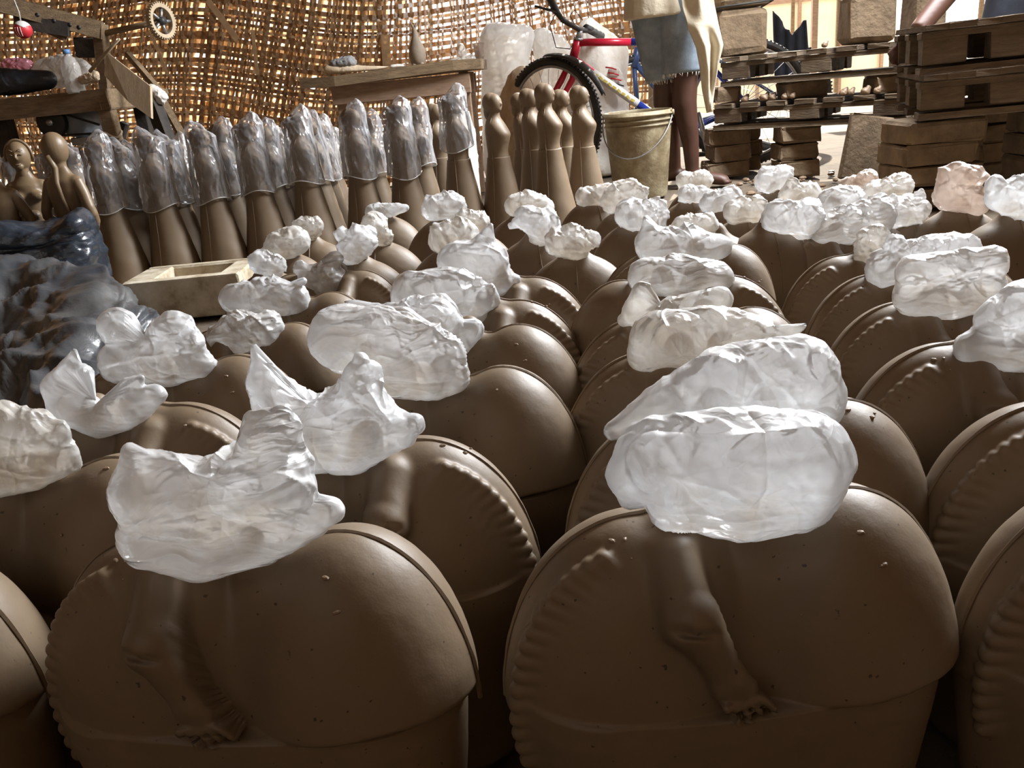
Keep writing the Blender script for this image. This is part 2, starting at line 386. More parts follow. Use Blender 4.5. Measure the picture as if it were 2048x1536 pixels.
# a second, rougher mat hung behind the left part, too far in the weave to pick apart
VV = []; FF = []
for (axis, lo, hi, a0, a1, step) in (('v', 0, 2.4, -4.3, -1.05, .041), ('h', -4.3, -1.0, .02, 2.4, .047), ('d', 0, 2.4, -4.3, -.9, .09)):
    c = a0
    while c < a1:
        V, Fc = strip_mesh('v' if axis == 'd' else axis, c, rn.uniform(.02, .034), lo, hi, .06, rn.randint(0, 1), rn, .05 if axis != 'd' else .075)
        if axis == 'd': V = [(x_+.35*(z_-1), y_, z_) for x_, y_, z_ in V]
        b0 = len(VV); VV += V; FF += [tuple(i+b0 for i in f) for f in Fc]; c += step*rn.uniform(.8, 1.3)
VV = [(x_, y_-YW, z_) for x_, y_, z_ in VV]
o = link('backing_mat', make_mesh('backing_mat', VV, FF), REEDS[2], wallo, False); tag(o, kind='stuff')
# loose slats of cane lying across the wall
def cane(p0, p1, w, mat):
    a_, b_ = aty(*p0, YW-.09), aty(*p1, YW-.09)
    MBo = MB(); d = Vector(b_)-Vector(a_); mid = (Vector(a_)+Vector(b_))/2; ang = atan2(d.z, d.x)
    MBo.box(mid-Vector((0, YW, 0)), (d.length, .004, w), Matrix.Rotation(-ang, 3, 'Y'))
    MBo.build('loose_cane', mat, wallo)
cane((415, 0), (475, 80), .035, REEDS[2]); cane((300, 60), (335, 150), .018, REEDS[2]); cane((505, 60), (515, 150), .02, REEDS[2]); cane((770, 70), (778, 190), .05, REEDS[2])
# timber posts holding the mat
for px in (775, 1308):
    p = aty(px, 100, YW+.05); MB().tube([(p[0]-.02, 0, 0), (p[0], 0, 1.2), (p[0]+.01, 0, 2.5)], [.035, .032, .03], 10).build('cane_post', PALEW, wallo, True)

# ------------------------------------------------------------------ outside, seen through the open side
def thing_mesh(o, label, cat, group=None, kind=None): return tag(o, label, cat, group, kind)
p0, p1 = aty(1400, 200, 9), aty(1720, 40, 9)
t = empty('building', (p0[0]-.5, 9.3, 0)); tag(t, 'pale yellow sunlit building across the bright yard', 'building')
MB().box((1.0, .3, .5), (3.2, .12, 1.0)).build('wall', YWALL, t)
for k in range(8): MB().box((-.5+.42*k, .22, .55), (.03, .03, 1.1)).build('fence_post', PINKW, t)
MB().box((1.0, .24, 1.02), (3.2, .04, .05)).build('rail', PINKW, t)
c = aty(1628, 75, 7.5); t = MB().box((0, 0, .45), (.045, .045, .95)).build('wooden_post', PINKW); t.location = (c[0], 7.5, 0); tag(t, 'slim brown post standing in the bright yard', 'post')
c = aty(1660, 12, 8); o = MB().box((0, 0, 0), (1.2, 1.6, .02), Matrix.Rotation(.12, 3, 'X'), .004).build('awning', plain('orange_canvas', (.85, .42, .22), .8)); o.location = (c[0]+.55, 8.4, 1.18)
o2 = MB()
o2.bm.free()
for sx in (-.57, .57):
    for sy, hh_ in ((-.7, 1.1), (.7, 1.0)): MB().box((sx, sy, -.6), (.03, .03, hh_)).build('pole', WOOD, o)
tag(o, 'orange canvas awning out in the bright yard', 'awning')

# ------------------------------------------------------------------ clay meshes
ARM = []
def body_sdf_A(detail=True):
    comps = {}
    def lobes(P):
        a_ = s_ell(P, (-.054, .002, .160), (.092, .064, .128)); b_ = s_ell(P, (.076, 0, .166), (.077, .072, .124))
        d = smin(a_, b_, .022)
        return d
    def neck(P):
        d = smin(s_cap(P, (-.028, 0, .22), (-.020, 0, .276), .032, .014), s_cap(P, (.034, 0, .22), (.022, 0, .274), .030, .014), .006)
        return d
    def heads(P): return smin(s_ell(P, (-.020, 0, .290), (.015, .015, .017)), s_ell(P, (.022, 0, .288), (.015, .015, .017)), .004)
    def hemcut(P):
        z0 = .160+.012*np.clip(-P[:, 1]/.06, 0, 1)+.012*np.clip(P[:, 0]/.1, -.5, 1)
        return z0-P[:, 2]
    def poncho(P): return smax(lobes(P), hemcut(P), .006)
    def skirt(P):
        k = 1-.16*(1-np.clip(P[:, 2]/.16, 0, 1)); q = P.copy(); q[:, 0] = q[:, 0]/k; q[:, 1] = q[:, 1]/k
        d = smin(s_cap(q*[1, 1, 0], (-.078, 0, 0), (.078, 0, 0), .0615), s_ell(q, (0, 0, .1), (.145, .067, .3)), .01)
        return np.maximum(np.maximum(d, P[:, 2]-.178), -P[:, 2])
    def arm(P):
        def f(x_, z_, e):
            y_ = raycast(lobes, np.array([x_, 0, z_]), np.array([[0, -1., 0]]), .12, 60, 12)[0][1]; return (x_, min(y_, -.050)+e, z_)
        if not ARM: ARM.extend([f(-.037, .270, .024), f(-.034, .244, -.004), f(-.032, .246, -.005), f(-.014, .209, -.010), f(-.010, .200, -.013)]+[f(-.009+.0056*(k-2)+.002, .193+.0008*abs(k-2), -.0175) for k in range(5)]+[f(-.009+.0056*(k-2)+.0065+.0022*(k-2), .195-[.010, .0145, .0165, .0145, .011][k], -.0160) for k in range(5)])
        A = ARM
        d = s_cap(P, A[0], A[1], .0135, .0175)
        d = smin(d, s_cap(P, A[2], A[3], .0165, .0105), .003)
        d = smin(d, s_ell(P, A[4], (.0135, .0068, .0130)), .006)
        cr = s_cap(P, (A[1][0]-.018, A[1][1]-.012, .2475), (A[1][0]+.020, A[1][1]-.018, .243), .0026)
        return smax(d, -cr, .002)
    def fingers(P):
        d = None
        for k in range(5):
            e = s_cap(P, ARM[5+k], ARM[10+k], .0030, .0024); d = e if d is None else smin(d, e, .0006)
        return d
    rope = []
    for k in range(17):
        ph = .24+k*.098                      # angle on the left lobe, from the shoulder down
        x_, z_ = -.054-.078*sin(ph), .160+.109*cos(ph)
        p = raycast(lambda P: s_ell(P, (-.054, .002, .160), (.092, .064, .128)), np.array([x_, 0, z_]), np.array([[0, -1., 0]]), .1, 60, 12)[0]
        nrm = np.array([-sin(ph), 0, cos(ph)]); tan = np.array([-cos(ph), 0, -sin(ph)])
        rope.append((p, nrm, tan))
    def braid(P):
        d = np.full(len(P), 1.)
        for c, nrm, tan in rope:
            a_ = c+nrm*.0070+tan*.004+np.array([0, .0085, 0]); b_ = c-nrm*.0070-tan*.0045+np.array([0, .0018, 0])
            d = np.minimum(d, s_cap(P, a_, b_, .0060, .0048))
        return d
    return lobes, neck, heads, poncho, skirt, arm, braid, fingers
lobes, neck, heads, poncho, skirt, arm, braid, fingers = body_sdf_A()
def full_A(P):
    d = smin(poncho(P), neck(P), .022)
    d = np.minimum(d, heads(P))
    d = smin(d, skirt(P), .0025)
    d = smin(d, arm(P), .009)
    d = smin(d, fingers(P), .0012)
    d = smin(d, braid(P), .003)
    return d
def part_meshes(prefix, sdf, comps, nu, nv, center, mirror=False, disp=None):
    """ray-cast the solid, then split its skin into parts that keep the joint normals"""
    D, Fc = sphere_dirs(nu, nv)
    D = D*np.array([1.6, 1, 1.]); D /= np.linalg.norm(D, axis=1)[:, None]
    V = raycast(sdf, np.array(center), D, .34, 34, 12)
    e = 4e-4; G = np.stack([sdf(V+[e, 0, 0])-sdf(V-[e, 0, 0]), sdf(V+[0, e, 0])-sdf(V-[0, e, 0]), sdf(V+[0, 0, e])-sdf(V-[0, 0, e])], 1)
    G /= np.linalg.norm(G, axis=1)[:, None]+1e-9
    V = V+G*(.0005*pn(V*24)+.0002*pn(V*90))[:, None]
    names = list(comps); S = np.stack([comps[k](V) for k in names], 1); own = S.argmin(1)
    if mirror: V = V*[-1, 1, 1]; G = G*[-1, 1, 1]; Fc = [tuple(reversed(f)) for f in Fc]
    fo = [int(np.bincount([own[i] for i in f], minlength=len(names)).argmax()) for f in Fc]
    out = {}
    tmp = make_mesh('tmp', V, Fc); N = np.zeros(len(V)*3, np.float32); tmp.vertex_normals.foreach_get('vector', N); N = N.reshape(-1, 3); bpy.data.meshes.remove(tmp)
    for k, nm in enumerate(names):
        fs = [f for f, q in zip(Fc, fo) if q == k]
        if len(fs) < 4: continue
        used = sorted({i for f in fs for i in f}); mp = {i: j for j, i in enumerate(used)}
        me = make_mesh(prefix+nm, V[used], [tuple(mp[i] for i in f) for f in fs])
        me.polygons.foreach_set('use_smooth', [True]*len(me.polygons))
        me.normals_split_custom_set_from_vertices([tuple(N[i]) for i in used])
        out[nm] = me
    return out
compsA = dict(poncho=lambda P: smin(poncho(P), neck(P), .022), head=lambda P: heads(P)-.0002, skirt=skirt, arm=lambda P: np.minimum(arm(P), fingers(P))-.0012, braid=lambda P: braid(P)-.0004)
def full_B2(P):   # for the mirrored kind the same solid
    return full_A(P)
meshA = part_meshes('a_', full_A, compsA, 300, 190, (0, 0, .17))
meshB = part_meshes('b_', full_A, compsA, 300, 190, (0, 0, .17), True)
# narrow domed kind, seam towards the lens
def domeC(P):
    a_ = s_ell(P, (0, .0, .155), (.100, .068, .117)); return smax(a_, .120-P[:, 2], .006)
def neckC(P): return s_cap(P, (0, 0, .24), (0, 0, .268), .026, .015)
def skirtC(P):
    return np.maximum(np.maximum(s_ell(P, (0, 0, .13), (.094, .064, .35)), P[:, 2]-.135), -P[:, 2])
def headC(P): return s_ell(P, (0, 0, .280), (.015, .015, .015))
def fullC(P): return smin(np.minimum(smin(domeC(P), neckC(P), .02), headC(P)), skirtC(P), .003)
meshC = part_meshes('c_', fullC, dict(poncho=lambda P: smin(domeC(P), neckC(P), .02), head=lambda P: headC(P)-.0002, skirt=skirtC), 120, 80, (0, 0, .17))
# thin ridge left by the two mould halves
def seam_profile(sdf, plane, mirror=False):
    pts = []
    for an in np.linspace(radians(-3), radians(183), 70):
        d = np.array([[cos(an), 0, sin(an)]]) if plane == 'x' else np.array([[0, cos(an), sin(an)]])
        p = raycast(sdf, np.array([0, 0, .17]), d, .34, 60, 14)[0]
        if mirror: p = p*[-1, 1, 1]
        pts.append(p)
    return pts
def seam_mesh(pts, r):
    mb = MB(); rad = [r*(1+.4*mnoise.noise(Vector(p)*60)) for p in pts]; mb.tube(pts, rad, 5); return mb.mesh('mold_seam')
seamA = seam_mesh(seam_profile(lambda P: smin(lobes(P), neck(P), .022), 'x'), .0017)
seamB = seam_mesh(seam_profile(lambda P: smin(lobes(P), neck(P), .022), 'x', True), .0017)
seamC = seam_mesh(seam_profile(lambda P: smin(domeC(P), neckC(P), .02), 'y'), .0015)
for me in list(meshA.values())+list(meshB.values())+list(meshC.values())+[seamA, seamB, seamC]: me.materials.append(CLAY)
KINDS = {'A': (meshA, seamA), 'B': (meshB, seamB), 'C': (meshC, seamC)}
# loose clay crumbs lying on a shoulder
def crumbs(seed):
    r_ = np.random.RandomState(seed); mb = MB()
    for _ in range(9):
        x_ = r_.choice([-1, 1])*r_.uniform(.03, .10); y_ = r_.uniform(-.05, -.01)
        p = raycast(lambda P: lobes(P), np.array([x_, y_, .14]), np.array([[0, 0, 1.]]), .2, 60, 12)[0]
        s_ = r_.uniform(.0008, .0019); mb.ell(p, (s_*1.6, s_, s_*.8), 6, 4, Matrix.Rotation(r_.uniform(0, 3), 3, 'Z'))
    me = mb.mesh('clay_crumbs'); me.materials.append(CLAYD); return me
CR_ = [crumbs(i) for i in range(3)]
FIG = {}
def figure(key, x, y, kind, rz, sc, label, group):
    t = empty('clay_figure', (x, y, 0), rz); t.scale = (sc, sc, sc); tag(t, label, 'figure', group)
    ms, sm = KINDS[kind]
    for nm, me in ms.items():
        o = bpy.data.objects.new(nm, me); COL.objects.link(o); o.parent = t
    o = bpy.data.objects.new('mold_seam', sm); COL.objects.link(o); o.parent = t
    if kind != 'C' and y < 1.1:
        o = bpy.data.objects.new('clay_crumbs', CR_[len(FIG) % 3]); COL.objects.link(o); o.parent = t; o['kind'] = 'stuff'
    FIG[key] = t
    return t
# ------------------------------------------------------------------ squat clay figures, row by row, and the bags over their heads
ORD = ['front', 'second', 'third', 'fourth', 'fifth', 'sixth', 'seventh', 'eighth', 'ninth', 'tenth']
# key: (neck pixel x, y, kind, turn, size, label)
R1 = 'left-of-centre row'; R2 = 'right-of-centre row'; R3 = 'far right row'; R4 = 'left row'
FD = {
 'A1': (470, 1130, 'A', -5, 1, 'big brown clay couple figure at the front of the left-of-centre row, small arm in relief'),
 'A2': (700, 940, 'B', 2, 1, 'brown clay couple figure, second in the left-of-centre row, rope braid on its right edge'),
 'A3': (850, 790, 'A', -2, 1, 'brown clay couple figure, third in the left-of-centre row, bare round shoulder'),
 'A4': (905, 700, 'A', 1, .99, 'brown clay couple figure, fourth in the left-of-centre row, smooth round shoulder'),
 'A5': (948, 640, 'B', 2, .98, 'brown clay couple figure, fifth in the left-of-centre row, braided right edge'),
 'A6': (985, 590, 'B', 0, .98, 'brown clay couple figure, sixth in the left-of-centre row, long braid and stub arm'),
 'A7': (905, 500, 'C', 15, 1, 'narrow brown clay figure behind the sixth of the left-of-centre row'),
 'A8': (935, 470, 'C', 15, 1, 'narrow brown clay figure second from the back of the left-of-centre row'),
 'A9': (890, 440, 'C', 15, 1, 'narrow brown clay figure last in the left-of-centre row, before the tall figures'),
 'B1': (1440, 1070, 'A', 6, 1, 'big brown clay couple figure at the front right, arm and fingers in relief'),
 'B2': (1480, 870, 'A', 1, 1, 'brown clay couple figure, second in the right-of-centre row, shoulder behind the front one'),
 'B3': (1400, 740, 'A', -1, .98, 'brown clay couple figure, third in the right-of-centre row'),
 'B4': (1370, 665, 'A', 1, .97, 'brown clay couple figure, fourth in the right-of-centre row, mostly hidden'),
 'B5': (1360, 590, 'B', -3, 1, 'brown clay couple figure, fifth in the right-of-centre row, pale braided right shoulder'),
 'B6': (1365, 525, 'A', 0, .95, 'brown clay couple figure, sixth in the right-of-centre row under a wide white bag'),
 'B7': (1395, 480, 'C', 10, .95, 'narrow brown clay figure, seventh in the right-of-centre row'),
 'B8': (1280, 462, 'C', 20, .95, 'narrow brown clay figure, eighth in the right-of-centre row, in line with the bucket'),
 'B9': (1250, 425, 'C', 20, .95, 'narrow brown clay figure last but one before the muddy bucket'),
 'B10': (1185, 405, 'C', 20, .95, 'narrow brown clay figure at the back, left of the muddy bucket'),
 'C1': (0, 0, 'A', 0, 1, 'dark brown clay figure cut by the lower right edge'),
 'C2': (0, 0, 'A', 0, 1, 'brown clay figure at the right edge, pale seam, second in the far right row'),
 'C3': (2010, 725, 'A', 1, 1, 'brown clay figure at the right edge, third in the far right row'),
 'C4': (1900, 635, 'A', 0, .97, 'brown clay couple figure, fourth in the far right row, under a broad folded bag'),
 'C5': (1830, 575, 'A', 1, .96, 'brown clay couple figure, fifth in the far right row, faint braid on its left'),
 'C6': (1760, 535, 'A', -2, .95, 'brown clay couple figure, sixth in the far right row, faint braid on its left'),
 'C7': (1690, 485, 'A', 0, .86, 'brown clay couple figure, seventh in the far right row, shiny right shoulder'),
 'C8': (1590, 470, 'C', 10, .98, 'narrow brown clay figure, eighth in the far right row'),
 'C9': (1680, 432, 'C', 10, .9, 'narrow brown clay figure under the small upright bag near the right back'),
 'C10': (1820, 460, 'C', 0, .9, 'narrow brown clay figure with a centre seam, below the bag with a pointed ear'),
 'C11': (1490, 442, 'C', 0, .95, 'narrow brown clay figure with a centre seam, front of the short back row'),
 'C12': (1440, 420, 'C', 10, .95, 'narrow brown clay figure second in the short back row before the person'),
 'C13': (1395, 378, 'C', 10, .9, 'narrow brown clay figure last in the short back row, by the bare feet'),
 'C13b': (1375, 402, 'C', 10, .9, 'narrow brown clay figure third in the short back row beside the bucket'),
 'C14': (1550, 385, 'C', 10, .9, 'narrow brown clay figure at the back before the middle brick stack'),
 'C15': (1605, 412, 'C', 10, .9, 'narrow brown clay figure in front of the leaning board'),
 'C16': (1715, 380, 'C', 10, .9, 'narrow brown clay figure at the back, under the pinkish flat bag by the leaning board'),
 'C17': (1785, 402, 'C', 0, .9, 'narrow brown clay figure with a centre seam before the right brick stack'),
 'D1': (1915, 425, 'C', 8, 1, 'brown clay figure under the pinkish beige bag at the right edge'),
 'D2': (2025, 445, 'C', 0, 1.05, 'brown clay figure with a centre seam at the right edge, below a white bag'),
 'L0': (0, 0, 'A', 0, 1, 'brown clay figure cut by the lower left edge, only its seamed shoulder in view'),
 'L1': (60, 980, 'A', 0, 1, 'brown clay couple figure at the left edge, second in the left row'),
 'L2': (250, 860, 'B', 0, 1, 'brown clay couple figure, third in the left row, crumbly braid on its shoulder'),
 'L3': (350, 760, 'A', 0, .98, 'brown clay couple figure, fourth in the left row, with a small scratch by the neck'),
 'L4': (520, 690, 'A', 0, .86, 'brown clay couple figure, fifth in the left row, specked shoulder'),
 'L5': (560, 635, 'A', 0, .9, 'brown clay couple figure, sixth in the left row, beside the plaster mould'),
 'L6': (655, 575, 'B', 0, .9, 'brown clay couple figure, seventh in the left row, under the bow-shaped bag'),
 'L7': (535, 552, 'C', 10, .95, 'narrow brown clay figure behind the plaster mould'),
 'L8': (715, 525, 'C', 0, 1, 'narrow brown clay figure with a centre seam, eighth in the left row'),
 'L9': (755, 490, 'C', 0, 1, 'narrow brown clay figure, ninth in the left row, its rounded side showing'),
 'L10': (765, 437, 'C', 0, 1, 'narrow brown clay figure last in the left row, before the tall figures'),
 'L11': (570, 512, 'C', 0, .95, 'narrow brown clay figure in front of the tall figures, left of the crumpled bag row'),
 'L12': (625, 487, 'C', 0, .95, 'narrow brown clay figure at the back left, before the tall figures'),
 'M1': (1150, 515, 'C', 0, 1, 'narrow brown clay figure with a sharp centre seam, alone between the two main rows'),
 'M2': (1070, 488, 'C', 10, 1, 'narrow brown clay figure second between the two main rows'),
 'M3': (1045, 435, 'C', 10, 1, 'narrow brown clay figure at the back between the two main rows'),
}
POS = {'C1': (.385, .475), 'C2': (.405, .60), 'L0': (-.535, .475)}
NUDGE = {'B7': (.035, .0), 'B8': (-.01, .06), 'C9': (.02, .1), 'C13b': (-.0, -.03), 'L4': (-.025, .03), 'L5': (-.0, .05), 'L6': (.0, .03), 'A7': (0, 0), 'M2': (0, .03), 'C8': (-.03, .06)}
for k, (px, py, kind, rz, sc, lab) in FD.items():
    if k in POS: x, y = POS[k]
    else:
        p = atz(px, py, .266*sc); x, y = p[0], p[1]
    if k in NUDGE: x += NUDGE[k][0]; y += NUDGE[k][1]
    FD[k] = FD[k]+((x, y),)
    figure(k, x, y, kind, radians(rz), sc, lab, 'squat clay figures in rows')

def mix_chain_sdf(chains, ysq, kk):
    def f(P):
        q = P*np.array([1, ysq, 1]); d = None
        for ch in chains:
            if len(ch) == 1: e = s_cap(q, ch[0][0], ch[0][0]+1e-6, ch[0][1])
            else:
                e = None
                for (a_, ra), (b_, rb) in zip(ch[:-1], ch[1:]):
                    v = s_cap(q, a_, b_, ra, rb); e = v if e is None else np.minimum(e, v)
            d = e if d is None else smin(d, e, kk)
        return d
    return f
def bag(key, chains, label, mat=0, dy=0.0, amp=.13, seed=None, dist_to=None, center=None, group='plastic bags tied over the squat clay figures'):
    x0, y0 = FD[key][6]; Y = y0+min(dy, -.012); small = y0 > 1.0 and max(c[2] for ch in chains for c in ch) < 36
    if small: chains = [[(a_, b_, c_*1.22) for a_, b_, c_ in ch] for ch in chains]; amp = .20
    seed = seed if seed is not None else (hash_(key) % 97)
    allp = [c for ch in chains for c in ch]
    o3 = aty(np.mean([c[0] for c in allp]), np.mean([c[1] for c in allp]), Y)
    ch3 = []
    for ch in chains:
        l = []
        for (px, py, r) in ch:
            p = aty(px, py, Y); r_ = r*(.55 if r < 13 and not small else 1); l.append((p-o3, r_*scale_at(p)))
        ch3.append(l)
    rs = [r for ch in ch3 for _, r in ch]; rm = max(rs)
    sdf = mix_chain_sdf(ch3, 1.05, rm*.28)
    # base for the ray fan: heaviest blobs
    if center is None:
        wts = np.array([r**3 for ch in ch3 for _, r in ch]); pts = np.array([p for ch in ch3 for p, _ in ch]); c0 = (pts*wts[:, None]).sum(0)/wts.sum()
    else: c0 = aty(center[0], center[1], Y)-o3
    pxw = max(c[0]+c[2] for c in allp)-min(c[0]-c[2] for c in allp)
    nu = int(np.clip(pxw*.85, 80, 300)); nv = int(nu*.62)
    D, Fc = sphere_dirs(nu, nv)
    ext = max(np.linalg.norm(p)+r for ch in ch3 for p, r in ch)*1.6
    V = raycast(sdf, c0, D, ext, 44, 11)
    S = rm*1.0
    zlo = V[:, 2].min(); zh = V[:, 2].max(); hz = (V[:, 2]-zlo)/(zh-zlo+1e-9)
    U = V/(S*1.15)
    # gathered lower band: folds running along it, fanning out upwards from the tie
    Us = U*np.array([.55, .8, 3.4]); Us[:, 2] += .9*U[:, 0]*np.sin(seed)*.5+.5*pn(U*.9+seed)
    st = .5*ridge(Us*1.5+seed)+.35*ridge(Us*3.0+seed*2)
    cr = crumple(U*(1.15 if small else .8), seed)
    wl = np.clip((.55-hz)/.35, 0, 1)
    e = 2e-4*10; G = np.stack([sdf(V+[e, 0, 0])-sdf(V-[e, 0, 0]), sdf(V+[0, e, 0])-sdf(V-[0, e, 0]), sdf(V+[0, 0, e])-sdf(V-[0, 0, e])], 1)
    G /= np.linalg.norm(G, axis=1)[:, None]+1e-9
    loc = np.clip(np.linalg.norm(V-c0, axis=1)/S, .3, 1)
    fa = folds(U, seed, 26, .09); fb_ = folds(U, seed+1, 22, .05, np.array([.25, .4, 1.3]))
    dsp = S*amp*((1-wl)*(.55*cr+1.5*fa)+wl*(.30*st+.2*cr+1.35*fb_+.4*fa))*loc
    V = V+G*dsp[:, None]
    me = make_mesh('plastic_bag', V, Fc)
    # the lowest point of the mesh as origin
    o = link('plastic_bag', me, BAGS[mat] if isinstance(mat, int) else mat)
    o.location = o3
    tag(o, label, 'bag', group)
    BAGO[key] = o
    return o
BAGO = {}
def hash_(s_): return sum((i+3)*ord(c)*17 for i, c in enumerate(s_))
